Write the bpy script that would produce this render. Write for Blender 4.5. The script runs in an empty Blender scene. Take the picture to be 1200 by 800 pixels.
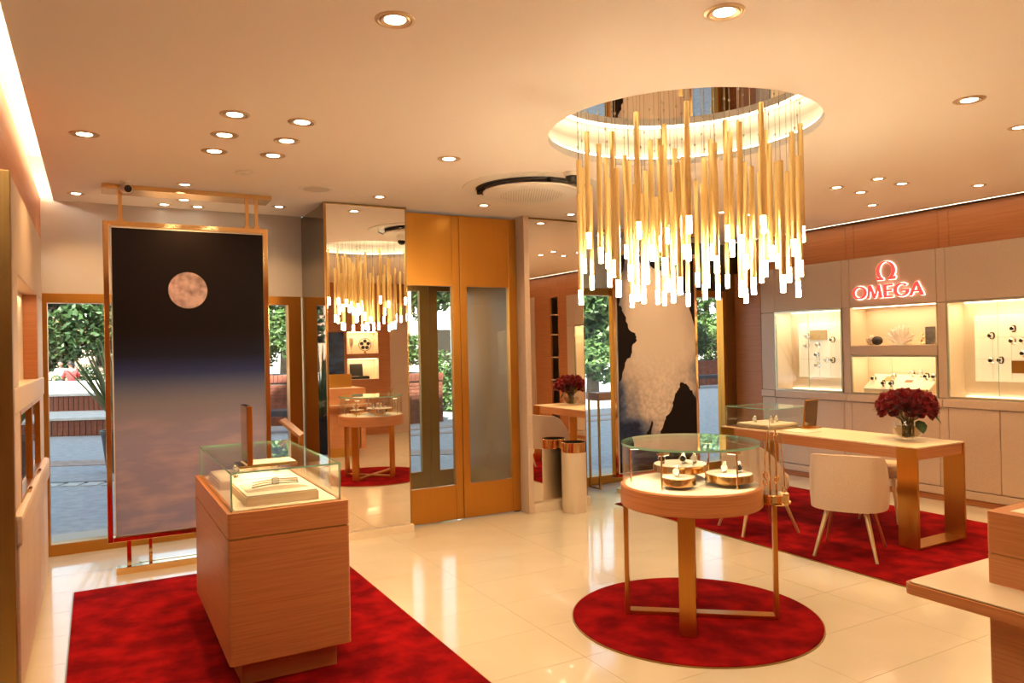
import bpy, bmesh, math, random
from mathutils import Vector, Matrix
random.seed(7)
S = bpy.context.scene
COL = S.collection
PI = math.pi

# ------------------------------------------------------------------ camera, world, sun, exposure
cam = bpy.data.cameras.new('camera')
cam.sensor_width = 36.0
cam.lens = 874.1 * 36.0 / 1200.0
cam.clip_start = 0.02
cam_o = bpy.data.objects.new('camera', cam)
COL.objects.link(cam_o)
yaw, pitch, roll = 0.509546, 0.0071974, -0.0208461
fwd = Vector((math.sin(yaw)*math.cos(pitch), math.cos(yaw)*math.cos(pitch), math.sin(pitch)))
rgt = Vector((math.cos(yaw), -math.sin(yaw), 0.0))
upv = rgt.cross(fwd)
r2 = math.cos(roll)*rgt + math.sin(roll)*upv
u2 = -math.sin(roll)*rgt + math.cos(roll)*upv
mw = Matrix(((r2.x, u2.x, -fwd.x, 0), (r2.y, u2.y, -fwd.y, 0), (r2.z, u2.z, -fwd.z, 1.56), (0, 0, 0, 1)))
cam_o.matrix_world = mw
S.camera = cam_o
S.view_settings.view_transform = 'Standard'
S.view_settings.look = 'None'
S.view_settings.gamma = 1.0
S.view_settings.use_curve_mapping = False
S.view_settings.exposure = 1.1
S.cycles.use_denoising = True
S.cycles.max_bounces = 10
S.cycles.diffuse_bounces = 5
S.cycles.glossy_bounces = 6
S.cycles.transparent_max_bounces = 24
S.cycles.caustics_reflective = False
S.cycles.caustics_refractive = False
S.cycles.sample_clamp_indirect = 6.0

WARM = (1.0, 0.60, 0.25)
WARM2 = (1.0, 0.70, 0.36)
DOWN_W = 23.0      # watts of one recessed downlight
TIP_E = 34.0       # chandelier tips
COVE_E = 18.0
SKY_S = 10.5
SUN_S = 12.0
world = bpy.data.worlds.new('world')
S.world = world
world.use_nodes = True
wn = world.node_tree.nodes
wl = world.node_tree.links
bgn = wn['Background']
sky = wn.new('ShaderNodeTexSky')
sky.sky_type = 'HOSEK_WILKIE'
sky.sun_direction = Vector((-0.35, -0.55, 0.76)).normalized()
sky.turbidity = 5.0
tintn = wn.new('ShaderNodeMixRGB')
tintn.blend_type = 'MULTIPLY'
tintn.inputs[0].default_value = 1.0
tintn.inputs[2].default_value = (1.0, 0.84, 0.66, 1)
wl.new(sky.outputs[0], tintn.inputs[1])
wl.new(tintn.outputs[0], bgn.inputs[0])
bgn.inputs[1].default_value = SKY_S
sun = bpy.data.lights.new('sun', 'SUN')
sun.energy = SUN_S
sun.angle = 0.01
sun.color = (1.0, 0.95, 0.86)
sun_o = bpy.data.objects.new('sun', sun)
COL.objects.link(sun_o)
sun_o.rotation_euler = (-Vector((-0.35, -0.55, 0.76))).to_track_quat('-Z', 'Y').to_euler()

# ------------------------------------------------------------------ materials
MATS = {}


def newmat(name):
    m = bpy.data.materials.new(name)
    m.use_nodes = True
    MATS[name] = m
    return m, m.node_tree.nodes, m.node_tree.links, m.node_tree.nodes['Principled BSDF']


def plain(name, col, rough=0.5, metal=0.0, coat=0.0, spec=0.5, emit=None, es=0.0, aniso=0.0):
    m, n, l, b = newmat(name)
    b.inputs['Base Color'].default_value = (*col, 1)
    b.inputs['Roughness'].default_value = rough
    b.inputs['Metallic'].default_value = metal
    b.inputs['Coat Weight'].default_value = coat
    b.inputs['Specular IOR Level'].default_value = spec
    b.inputs['Anisotropic'].default_value = aniso
    if emit:
        b.inputs['Emission Color'].default_value = (*emit, 1)
        b.inputs['Emission Strength'].default_value = es
    return m


def noisy(name, c1, c2, scale=(1, 1, 1), nscale=5.0, detail=6.0, rough=0.5, metal=0.0, lo=0.35, hi=0.65, bump=0.0, bdist=0.002, coat=0.0, rrange=None, sheen=0.0, coord='Object', spec=0.5):
    m, n, l, b = newmat(name)
    tc = n.new('ShaderNodeTexCoord')
    mp = n.new('ShaderNodeMapping')
    mp.inputs['Scale'].default_value = scale
    no = n.new('ShaderNodeTexNoise')
    no.inputs['Scale'].default_value = nscale
    no.inputs['Detail'].default_value = detail
    cr = n.new('ShaderNodeValToRGB')
    cr.color_ramp.elements[0].position = lo
    cr.color_ramp.elements[1].position = hi
    cr.color_ramp.elements[0].color = (*c1, 1)
    cr.color_ramp.elements[1].color = (*c2, 1)
    l.new(tc.outputs[coord], mp.inputs[0])
    l.new(mp.outputs[0], no.inputs['Vector'])
    l.new(no.outputs['Fac'], cr.inputs[0])
    l.new(cr.outputs[0], b.inputs['Base Color'])
    b.inputs['Roughness'].default_value = rough
    b.inputs['Metallic'].default_value = metal
    b.inputs['Coat Weight'].default_value = coat
    b.inputs['Sheen Weight'].default_value = sheen
    b.inputs['Specular IOR Level'].default_value = spec
    if bump:
        bp = n.new('ShaderNodeBump')
        bp.inputs['Strength'].default_value = bump
        bp.inputs['Distance'].default_value = bdist
        l.new(no.outputs['Fac'], bp.inputs['Height'])
        l.new(bp.outputs[0], b.inputs['Normal'])
    if rrange:
        mr = n.new('ShaderNodeMapRange')
        mr.inputs['To Min'].default_value = rrange[0]
        mr.inputs['To Max'].default_value = rrange[1]
        l.new(no.outputs['Fac'], mr.inputs['Value'])
        l.new(mr.outputs[0], b.inputs['Roughness'])
    return m


def glassmat(name, tint, gloss=(1, 1, 1), ior=1.45, rough=0.0):
    m, n, l, b = newmat(name)
    n.remove(b)
    out = n['Material Output']
    tr = n.new('ShaderNodeBsdfTransparent')
    tr.inputs[0].default_value = (*tint, 1)
    gl = n.new('ShaderNodeBsdfGlossy')
    gl.inputs['Color'].default_value = (*gloss, 1)
    gl.inputs['Roughness'].default_value = rough
    lw = n.new('ShaderNodeLayerWeight')
    pw = n.new('ShaderNodeMath')
    pw.operation = 'POWER'
    pw.inputs[1].default_value = 5.0
    ma = n.new('ShaderNodeMath')
    ma.operation = 'MULTIPLY_ADD'
    f0 = ((ior - 1)/(ior + 1))**2
    ma.inputs[1].default_value = 1 - f0
    ma.inputs[2].default_value = f0
    mx = n.new('ShaderNodeMixShader')
    l.new(lw.outputs['Facing'], pw.inputs[0])
    l.new(pw.outputs[0], ma.inputs[0])
    l.new(ma.outputs[0], mx.inputs[0])
    l.new(tr.outputs[0], mx.inputs[1])
    l.new(gl.outputs[0], mx.inputs[2])
    l.new(mx.outputs[0], out.inputs[0])
    return m


def emis(name, col, s):
    m, n, l, b = newmat(name)
    n.remove(b)
    e = n.new('ShaderNodeEmission')
    e.inputs[0].default_value = (*col, 1)
    e.inputs[1].default_value = s
    l.new(e.outputs[0], n['Material Output'].inputs[0])
    return m


CEIL = plain('ceiling_paint', (0.90, 0.80, 0.72), 0.7)
WALLB = plain('wall_paint', (0.52, 0.47, 0.45), 0.25)
OAK = noisy('oak_veneer', (0.44, 0.165, 0.058), (0.56, 0.23, 0.09), (1.2, 1.2, 42), 3.0, 5, 0.42, lo=0.3, hi=0.7, bump=0.08, bdist=0.001)
OAKW = noisy('oak_wall_veneer', (0.38, 0.13, 0.042), (0.49, 0.18, 0.062), (1.0, 0.7, 34), 3.0, 5, 0.45, lo=0.3, hi=0.7)
OAKL = noisy('pale_oak_top', (0.72, 0.55, 0.38), (0.80, 0.64, 0.46), (1.0, 16, 30), 3.0, 5, 0.38)
LEATHER = noisy('beige_leather', (0.56, 0.42, 0.32), (0.60, 0.45, 0.345), (1, 1, 1), 60, 3, 0.5, bump=0.05, bdist=0.001)
BRASS = noisy('brushed_brass', (0.57, 0.26, 0.048), (0.61, 0.28, 0.054), (60, 60, 0.6), 4, 4, 0.32, 1.0, rrange=(0.27, 0.34))
BRASSD = noisy('dark_brushed_brass', (0.37, 0.23, 0.078), (0.41, 0.25, 0.088), (60, 60, 0.6), 4, 4, 0.36, 1.0)
BRASSP = plain('polished_brass', (0.86, 0.58, 0.27), 0.10, 1.0)
GOLDROD = plain('satin_gold', (0.91, 0.67, 0.29), 0.36, 0.85)
CARPET = noisy('red_carpet', (0.13, 0.0016, 0.003), (0.29, 0.005, 0.006), (1, 1, 1), 5.5, 8, 0.95, lo=0.38, hi=0.66, bump=0.5, bdist=0.012, sheen=0.0, spec=0.05)
TILE = noisy('cream_stone_tile', (0.60, 0.535, 0.425), (0.65, 0.58, 0.47), (1, 1, 1), 2.5, 6, 0.12, lo=0.3, hi=0.7, coat=0.25, coord='Object')
GROUT = plain('grout', (0.50, 0.43, 0.34), 0.6)
MIRROR = plain('mirror_silver', (0.95, 0.90, 0.84), 0.008, 1.0)
MIRRORD = plain('smoked_mirror', (0.30, 0.26, 0.21), 0.02, 1.0)
GLASS = glassmat('clear_glass', (0.975, 0.99, 0.98))
GLASSW = glassmat('window_glass', (0.93, 0.95, 0.94))
GLASSE = plain('glass_green_edge', (0.30, 0.62, 0.47), 0.12, 0.0, emit=None)
CREAM = plain('cream_lining', (0.80, 0.67, 0.52), 0.55)
WHITEP = plain('white_leatherette', (0.88, 0.80, 0.68), 0.5)
FABRIC = noisy('beige_fabric', (0.50, 0.35, 0.25), (0.58, 0.42, 0.30), (1, 1, 1), 220, 2, 0.9, bump=0.25, bdist=0.001, sheen=0.2)
SEATF = noisy('oatmeal_fabric', (0.60, 0.44, 0.30), (0.68, 0.51, 0.36), (1, 1, 1), 220, 2, 0.9, bump=0.25, bdist=0.001)
LEGM = plain('champagne_leg', (0.70, 0.52, 0.28), 0.35, 0.85)
BLACK = plain('black_plastic', (0.015, 0.014, 0.013), 0.4)
DARKM = plain('dark_metal', (0.05, 0.045, 0.04), 0.35, 0.6)
STEEL = plain('polished_steel', (0.72, 0.68, 0.62), 0.15, 1.0)
WHITE = plain('white_plastic', (0.82, 0.76, 0.68), 0.4)
RIM = plain('downlight_rim', (0.66, 0.50, 0.33), 0.35, 0.7)
LAMP = emis('downlight_glow', (1.0, 0.86, 0.62), 14.0)
TIP = emis('pendant_tip_glow', (1.0, 0.80, 0.50), TIP_E)
COVE = emis('cove_led', (1.0, 0.89, 0.66), COVE_E)
CASELED = emis('case_led', (1.0, 0.83, 0.54), 3.6)
BOARD = plain('backlit_board', (0.90, 0.80, 0.62), 0.5, emit=(1.0, 0.82, 0.52), es=0.22)
SIGNRED = plain('sign_red', (0.75, 0.03, 0.03), 0.4, emit=(1.0, 0.055, 0.045), es=0.75)
HALO = emis('sign_halo', (1.0, 0.88, 0.66), 2.2)
PETAL = noisy('rose_petal', (0.14, 0.004, 0.010), (0.33, 0.012, 0.022), (1, 1, 1), 30, 3, 0.55, sheen=0.1)
LEAFD = noisy('rose_leaf', (0.02, 0.05, 0.012), (0.06, 0.11, 0.03), (1, 1, 1), 12, 3, 0.45)
STEMM = plain('stem_brown', (0.10, 0.07, 0.02), 0.6)
WATERM = glassmat('vase_water', (0.86, 0.80, 0.66), ior=1.2)
NAVY = noisy('navy_screen_picture', (0.004, 0.010, 0.05), (0.03, 0.09, 0.25), (1.0, 1, 2.5), 4, 6, 0.25, lo=0.4, hi=0.75)
# outdoors
ASPHALT = noisy('plaza_paving', (0.33, 0.33, 0.34), (0.42, 0.42, 0.43), (1, 1, 1), 9, 8, 0.8)
PAVER = noisy('pink_paver', (0.34, 0.24, 0.20), (0.46, 0.33, 0.28), (1, 1, 1), 6, 4, 0.85)
BRICKM = noisy('red_brick', (0.16, 0.045, 0.026), (0.26, 0.085, 0.05), (1, 1, 1), 8, 5, 0.85, bump=0.2, bdist=0.004)
BRICKP = noisy('pale_brick', (0.52, 0.32, 0.24), (0.62, 0.42, 0.33), (1, 1, 1), 8, 5, 0.85)
MORTAR = plain('dark_mortar', (0.10, 0.075, 0.06), 0.9)
STONE = noisy('pale_coping_stone', (0.52, 0.50, 0.47), (0.64, 0.62, 0.58), (1, 1, 1), 7, 5, 0.8)
BENCHM = plain('dark_bench', (0.035, 0.035, 0.045), 0.45)
LEAF1 = noisy('tree_leaf_dark', (0.018, 0.045, 0.016), (0.05, 0.11, 0.03), (1, 1, 1), 1.5, 4, 0.5)
LEAF2 = noisy('tree_leaf_mid', (0.05, 0.11, 0.03), (0.13, 0.22, 0.06), (1, 1, 1), 1.5, 4, 0.5)
LEAF3 = noisy('strap_leaf', (0.07, 0.10, 0.03), (0.22, 0.26, 0.10), (1, 1, 1), 3, 4, 0.45)
BARK = noisy('bark', (0.06, 0.045, 0.03), (0.14, 0.10, 0.07), (1, 1, 8), 6, 4, 0.9)
CONC = noisy('pale_render', (0.70, 0.70, 0.68), (0.78, 0.78, 0.76), (1, 1, 1), 3, 3, 0.8)
REDSH = plain('red_shirt', (0.55, 0.05, 0.05), 0.8)
WHSH = plain('white_shirt', (0.85, 0.85, 0.85), 0.8)
SKIN = plain('skin', (0.45, 0.26, 0.18), 0.6)
HAIR = plain('dark_hair', (0.02, 0.015, 0.012), 0.6)


# ------------------------------------------------------------------ mesh helpers
class MB:
    def __init__(self):
        self.bm = bmesh.new()

    def _mat(self, faces, mi):
        for f in faces:
            f.material_index = mi

    def box(self, x0, x1, y0, y1, z0, z1, bev=0.0, mi=0, M=None):
        bm = self.bm
        vs = [bm.verts.new((x, y, z)) for x in (x0, x1) for y in (y0, y1) for z in (z0, z1)]
        if M is not None:
            for v in vs:
                v.co = M @ v.co
        idx = ((0, 1, 3, 2), (4, 6, 7, 5), (0, 4, 5, 1), (2, 3, 7, 6), (0, 2, 6, 4), (1, 5, 7, 3))
        fs = [bm.faces.new([vs[i] for i in q]) for q in idx]
        self._mat(fs, mi)
        if bev > 0:
            es = list({e for f in fs for e in f.edges})
            r = bmesh.ops.bevel(bm, geom=es, offset=bev, segments=2, profile=0.6, affect='EDGES')
            self._mat(r['faces'], mi)
        return self

    def pane(self, x0, x1, y0, y1, z0, z1, mi_edge=1):
        # a sheet of glass: faces across the thin axis take slot 0, the ground edges slot 1
        d = (x1 - x0, y1 - y0, z1 - z0)
        ax = d.index(min(d))
        bm = self.bm
        vs = [bm.verts.new((x, y, z)) for x in (x0, x1) for y in (y0, y1) for z in (z0, z1)]
        idx = ((0, 1, 3, 2), (4, 6, 7, 5), (0, 4, 5, 1), (2, 3, 7, 6), (0, 2, 6, 4), (1, 5, 7, 3))
        for k, q in enumerate(idx):
            f = bm.faces.new([vs[i] for i in q])
            f.material_index = 0 if k // 2 == ax else mi_edge
        return self

    def lathe(self, prof, seg=32, c=(0, 0, 0), mi=0, a0=0.0, a1=2*PI, M=None):
        bm = self.bm
        full = abs(a1 - a0 - 2*PI) < 1e-6
        n = seg if full else seg + 1
        rings = []
        for (r, z) in prof:
            if r < 1e-6:
                rings.append([bm.verts.new((c[0], c[1], c[2] + z))])
            else:
                rings.append([bm.verts.new((c[0] + r*math.cos(a0 + (a1-a0)*i/seg), c[1] + r*math.sin(a0 + (a1-a0)*i/seg), c[2] + z)) for i in range(n)])
        fs = []
        for a, b in zip(rings, rings[1:]):
            for i in range(seg):
                j = (i + 1) % n
                if len(a) == 1 and len(b) == 1:
                    continue
                if len(a) == 1:
                    fs.append(bm.faces.new((a[0], b[i], b[j])))
                elif len(b) == 1:
                    fs.append(bm.faces.new((a[i], a[j], b[0])))
                else:
                    fs.append(bm.faces.new((a[i], a[j], b[j], b[i])))
        self._mat(fs, mi)
        if M is not None:
            for rg in rings:
                for v in rg:
                    v.co = M @ v.co
        return self

    def tube(self, pts, r, seg=8, mi=0, closed=False, caps=True):
        bm = self.bm
        pts = [Vector(p) for p in pts]
        n = len(pts)
        rs = r if isinstance(r, (list, tuple)) else [r]*n
        rings = []
        prev = None
        for i, p in enumerate(pts):
            if closed:
                t = pts[(i+1) % n] - pts[i-1]
            else:
                t = pts[min(i+1, n-1)] - pts[max(i-1, 0)]
            t.normalize()
            if prev is None:
                a = Vector((0, 0, 1)) if abs(t.z) < 0.9 else Vector((1, 0, 0))
                x = t.cross(a).normalized()
            else:
                x = (prev - t*prev.dot(t)).normalized()
            prev = x
            y = t.cross(x)
            rings.append([bm.verts.new(p + (x*math.cos(2*PI*k/seg) + y*math.sin(2*PI*k/seg))*rs[i]) for k in range(seg)])
        fs = []
        rr = rings + ([rings[0]] if closed else [])
        for a, b in zip(rr, rr[1:]):
            for k in range(seg):
                fs.append(bm.faces.new((a[k], a[(k+1) % seg], b[(k+1) % seg], b[k])))
        if caps and not closed:
            fs.append(bm.faces.new(rings[0][::-1]))
            fs.append(bm.faces.new(rings[-1]))
        self._mat(fs, mi)
        return self

    def prism(self, poly, d0, d1, f, mi=0):
        # poly: list of (u,v); f(u,v,d) -> xyz
        bm = self.bm
        A = [bm.verts.new(f(u, v, d0)) for u, v in poly]
        B = [bm.verts.new(f(u, v, d1)) for u, v in poly]
        fs = [bm.faces.new(A[::-1]), bm.faces.new(B)]
        n = len(poly)
        for i in range(n):
            fs.append(bm.faces.new((A[i], A[(i+1) % n], B[(i+1) % n], B[i])))
        self._mat(fs, mi)
        return self

    def strip(self, outer, inner, d0, d1, f, mi=0, closed=True):
        # a band between two polylines of equal count, extruded
        bm = self.bm
        n = len(outer)
        O0 = [bm.verts.new(f(u, v, d0)) for u, v in outer]
        I0 = [bm.verts.new(f(u, v, d0)) for u, v in inner]
        O1 = [bm.verts.new(f(u, v, d1)) for u, v in outer]
        I1 = [bm.verts.new(f(u, v, d1)) for u, v in inner]
        fs = []
        for i in range(n if closed else n-1):
            j = (i+1) % n
            fs += [bm.faces.new((O0[i], O0[j], I0[j], I0[i])), bm.faces.new((O1[i], I1[i], I1[j], O1[j])),
                   bm.faces.new((O0[i], O1[i], O1[j], O0[j])), bm.faces.new((I0[i], I0[j], I1[j], I1[i]))]
        if not closed:
            fs += [bm.faces.new((O0[0], I0[0], I1[0], O1[0])), bm.faces.new((O0[-1], O1[-1], I1[-1], I0[-1]))]
        self._mat(fs, mi)
        return self

    def quad(self, a, b, c, d, mi=0):
        f = self.bm.faces.new([self.bm.verts.new(p) for p in (a, b, c, d)])
        f.material_index = mi
        return self

    def mesh(self, name, mats, smooth=False, angle=0.6, recalc=True):
        if recalc:
            bmesh.ops.recalc_face_normals(self.bm, faces=self.bm.faces[:])
        me = bpy.data.meshes.new(name)
        self.bm.to_mesh(me)
        self.bm.free()
        for m in (mats if isinstance(mats, (list, tuple)) else [mats]):
            me.materials.append(m)
        if smooth:
            for p in me.polygons:
                p.use_smooth = True
            me.set_sharp_from_angle(angle=angle)
        return me

    def build(self, name, mats, parent=None, smooth=False, loc=None, kind=None, label=None, angle=0.6, recalc=True):
        return link(name, self.mesh(name, mats, smooth, angle, recalc), parent, loc, kind, label)


def link(name, me, parent=None, loc=None, kind=None, label=None, rotz=0.0):
    o = bpy.data.objects.new(name, me)
    COL.objects.link(o)
    if parent is not None:
        o.parent = parent
    if loc is not None:
        o.location = loc
    if rotz:
        o.rotation_euler.z = rotz
    if kind:
        o['kind'] = kind
    if label:
        o['label'] = label
    return o


def thing(name, label, cat, loc=(0, 0, 0), rz=0.0, group=None):
    o = bpy.data.objects.new(name, None)
    o.empty_display_size = 0.1
    COL.objects.link(o)
    o.location = loc
    o.rotation_euler.z = rz
    return tag(o, label, cat, group)


def tag(o, label, cat, group=None):
    o['label'] = label
    o['category'] = cat
    if group:
        o['group'] = group
    return o


def copy_thing(src, loc, rz=None, label=None):
    o = src.copy()
    COL.objects.link(o)
    o.location = loc
    if rz is not None:
        o.rotation_euler.z = rz
    if label:
        o['label'] = label
    for ch in KIDS.get(src.name, ()):
        c = ch.copy()
        COL.objects.link(c)
        c.parent = o
    return o


KIDS = {}


def remember(o):
    KIDS[o.name] = [c for c in bpy.data.objects if c.parent is o]


def light(name, kind, loc, energy, color, parent=None, **kw):
    d = bpy.data.lights.new(name, kind)
    d.energy = energy
    d.color = color
    for k, v in kw.items():
        setattr(d, k, v)
    o = bpy.data.objects.new(name, d)
    COL.objects.link(o)
    o.location = loc
    if parent is not None:
        o.parent = parent
    return o


def bx(name, mat, x0, x1, y0, y1, z0, z1, parent=None, bev=0.0, kind=None, label=None):
    return MB().box(x0, x1, y0, y1, z0, z1, bev).build(name, mat, parent, kind=kind, label=label)


CZ = 2.785          # ceiling height
XL, XR = -0.32, 7.05
YD, YM, YW = 6.16, 6.06, 6.86     # doors, mirrors, window wall

# ================================================================== STRUCTURE
# ---- floor of stone tiles
floor = bx('floor', GROUT, -1.6, 7.45, -1.35, 7.70, -0.20, -0.004, kind='structure')
tile_me = MB().box(0.001, 0.899, 0.001, 0.444, -0.004, 0.0, 0.0).mesh('tile', TILE)
x = 3.92 - 0.9*7
k = 0
while x < 7.4:
    y = 2.22 - 0.445*8
    while y < 6.85:
        if x > -2.4 and x + 0.9 < 8.3:
            link('tile', tile_me, floor, (x, y, 0))
        y += 0.445
    x += 0.9

# ---- ceiling with the round opening for the chandelier and slots along both side walls
OC = (3.0, 3.30)
OR = 0.775
NSEG = 96


def ceiling():
    mb = MB()
    bm = mb.bm
    x0, x1, y0, y1 = -0.27, 6.90, -1.25, YW
    circ = [(OC[0] + OR*math.cos(2*PI*i/NSEG), OC[1] + OR*math.sin(2*PI*i/NSEG)) for i in range(NSEG)]
    # matching points on the rectangle
    rect = []
    for i in range(NSEG):
        a = 2*PI*i/NSEG
        dx, dy = math.cos(a), math.sin(a)
        t = min([((x1 if dx > 0 else x0) - OC[0])/dx if abs(dx) > 1e-9 else 1e9, ((y1 if dy > 0 else y0) - OC[1])/dy if abs(dy) > 1e-9 else 1e9])
        rect.append((OC[0] + dx*t, OC[1] + dy*t))
    corners = [(x0, y0), (x1, y0), (x1, y1), (x0, y1)]
    for cx, cy in corners:
        j = min(range(NSEG), key=lambda q: (rect[q][0]-cx)**2 + (rect[q][1]-cy)**2)
        rect[j] = (cx, cy)
    f = lambda u, v, d: (u, v, d)
    mb.strip(rect, circ, CZ, CZ + 0.045, f)
    return mb.build('ceiling', CEIL, kind='structure')


ceil = ceiling()
# ceiling beyond the left slot (over the wider front part of the shop)
bx('ceiling_side', CEIL, -1.6, -0.40, -1.35, 3.88, CZ, CZ + 0.045, kind='structure')
# slab that closes the voids above the slots and the dome
bx('ceiling_slab', CEIL, -1.6, 7.45, -1.35, 7.70, 3.12, 3.26, kind='structure')
# cove in the ceiling over the chandelier
mb = MB()
mb.lathe([(OR + 0.035, CZ + 0.045), (0.845, CZ + 0.05), (0.845, 2.96)], NSEG, (OC[0], OC[1], 0))
mb.build('ceiling_trim', plain('cove_cream', (0.86, 0.76, 0.60), 0.6), kind='structure', smooth=True, angle=0.4)
mb = MB()
COVER = emis('dome_led', (1.0, 0.88, 0.64), 6.0)
mb.lathe([(OR + 0.012, CZ + 0.048), (OR + 0.034, CZ + 0.048), (OR + 0.034, CZ + 0.058), (OR + 0.012, CZ + 0.058), (OR + 0.012, CZ + 0.048)], NSEG, (OC[0], OC[1], 0))
tag(mb.build('cove_light', COVER, smooth=True, angle=0.4), 'ring of warm strip light hidden in the round ceiling opening over the chandelier', 'light')

# ---- left cove
bx('wall_left_upper', OAKW, -0.42, -0.36, 3.90, YW, 2.38, CZ + 0.02, kind='structure')
bx('trim_1', CREAM, -0.46, -0.42, -1.35, YW, 2.72, 3.12, kind='structure')
bx('trim_2', CREAM, -0.268, -0.245, -1.25, YW, CZ + 0.045, 3.12, kind='structure')
for i in range(1):
    tag(bx('cove_light', COVE, -0.415, -0.375, 0.0, YW - 0.02, CZ + 0.03, CZ + 0.045), 'warm strip light glowing along the ceiling slot above the wooden wall at left', 'light')
# ---- right cove
bx('trim_8', DARKM, 6.965, XR + 0.02, -1.25, YW, CZ + 0.006, CZ + 0.03, kind='structure')
tag(bx('cove_light', plain('cove_diffuser', (0.9, 0.8, 0.6), 0.5, emit=(1.0, 0.86, 0.60), es=3.0), 6.922, 6.965, -1.2, YW - 0.02, CZ + 0.008, CZ + 0.02), 'thin warm strip light along the ceiling edge above the display wall', 'light')
bx('trim_3', CREAM, 6.90, 6.92, -1.25, YW, CZ + 0.045, 3.12, kind='structure')

# ---- outer shell walls
bx('wall_back', OAKW, -1.6, 7.45, -1.55, -1.50, -0.2, 3.26, kind='structure')
bx('wall_left_front', WALLB, -1.65, -1.6, -1.55, 3.95, -0.2, 3.26, kind='structure')
bx('wall_right_shell', WALLB, 7.40, 7.46, -1.55, YW + 0.1, -0.2, 3.26, kind='structure')

# ---- window wall (storefront) at Y = 6.86: header wall, brass frames, glass
wf = bx('wall_front', WALLB, -0.46, 1.66, YW, YW + 0.14, 2.055, 3.12, kind='structure')
bx('wall_front_side', plain('warm_white_wall', (0.80, 0.72, 0.58), 0.4), 4.24, 6.20, YW, YW + 0.14, 2.20, 3.12, kind='structure')
bx('wall_front_dark', plain('dark_glass_header', (0.035, 0.036, 0.028), 0.15), 6.20, 7.05, YW, YW + 0.14, 2.20, 3.12, kind='structure')


def window(n, x0, x1, zt, jl, jr, head, sill, mull=()):
    w = bpy.data.objects.new('window_%d' % n, None)
    COL.objects.link(w)
    w['kind'] = 'structure'
    w.location = (x0, YW, 0)
    L = x1 - x0
    bx('frame_head', BRASS, 0, L, -0.005, 0.11, zt - head, zt, w, 0.003)
    bx('frame_sill', BRASS, 0, L, -0.012, 0.11, 0.0, sill, w, 0.003)
    bx('frame_jamb', BRASS, 0, jl, -0.008, 0.11, sill, zt - head, w, 0.003)
    bx('frame_jamb', BRASS, L - jr, L, -0.008, 0.11, sill, zt - head, w, 0.003)
    for m in mull:
        bx('mullion', BRASS, m - 0.03, m + 0.03, -0.004, 0.11, sill, zt - head, w, 0.003)
    mb = MB()
    mb.box(jl, L - jr, 0.05, 0.056, sill, zt - head)
    mb.build('pane', GLASSW, w)
    return w


window(1, -0.40, 1.64, 2.055, 0.075, 0.115, 0.075, 0.09)
window(2, 4.24, 6.90, 2.20, 0.05, 0.04, 0.08, 0.09)
bx('trim_4', BRASSD, 6.90, 7.42, YW - 0.012, YW + 0.14, 0, CZ + 0.2, kind='structure', bev=0.003)

# ---- entrance box: mirrors, brass doors, vestibule
bx('wall_entrance_left', BRASSD, 1.66, 2.36, YM + 0.022, YD + 0.06, 0, CZ, kind='structure')
bx('wall_entrance_right', BRASSD, 3.56, 4.20, YM + 0.022, YD + 0.06, 0, CZ, kind='structure')
bx('wall_entrance_return', BRASSD, 1.672, 1.70, YM + 0.03, YW + 0.14, 0, CZ, kind='structure')
bx('wall_entrance_return_right', BRASSD, 4.17, 4.20, YM + 0.03, YW + 0.14, 0, CZ, kind='structure')


def mirror(name, label, x0, x1, z0, z1, y):
    t = thing(name, label, 'mirror', (x0, y, 0))
    w = x1 - x0
    bx('glass', MIRROR, 0.004, w - 0.004, 0.0, 0.006, z0 + 0.004, z1 - 0.004, t)
    mb = MB()
    mb.box(0, 0.004, -0.003, 0.02, z0, z1)
    mb.box(w - 0.004, w, -0.003, 0.02, z0, z1)
    mb.box(0, w, -0.003, 0.02, z1 - 0.004, z1)
    mb.build('edge_trim', BRASSD, t)
    return t


mirror('wall_mirror', 'tall frameless wall mirror beside the left brass door, reflecting the chandelier and round showcase', 1.66, 2.36, 0.06, 2.77, YM)
mirror('wall_mirror', 'tall narrow wall mirror behind the cream bin, reflecting the desk and roses', 3.56, 4.20, 0.085, 2.77, YM)
t = thing('smoked_mirror_panel', 'dark smoked mirror on the side of the entrance box, beside the left window', 'mirror', (1.66, YM + 0.01, 0))
bx('glass', MIRRORD, -0.006, 0.0, 0.01, 0.79, 0.06, 2.77, t)
bx('edge_trim', BRASS, -0.010, 0.004, 0.0, 0.01, 0.0, 2.77, t)
bx('baseboard_left_mirror', plain('cream_plinth', (0.74, 0.62, 0.48), 0.4), 1.655, 2.36, YM - 0.055, YM + 0.02, 0, 0.06, kind='structure', bev=0.002)
bx('baseboard_right_mirror', MATS['cream_plinth'], 3.56, 4.20, YM - 0.055, YM + 0.02, 0, 0.085, kind='structure', bev=0.002)
bx('trim_5', LEATHER, 3.505, 3.56, YM - 0.05, YD + 0.06, 0, CZ, kind='structure', bev=0.003)
bx('trim_6', BRASSD, 2.35, 2.362, YM - 0.002, YD + 0.06, 0, CZ, kind='structure')


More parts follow.
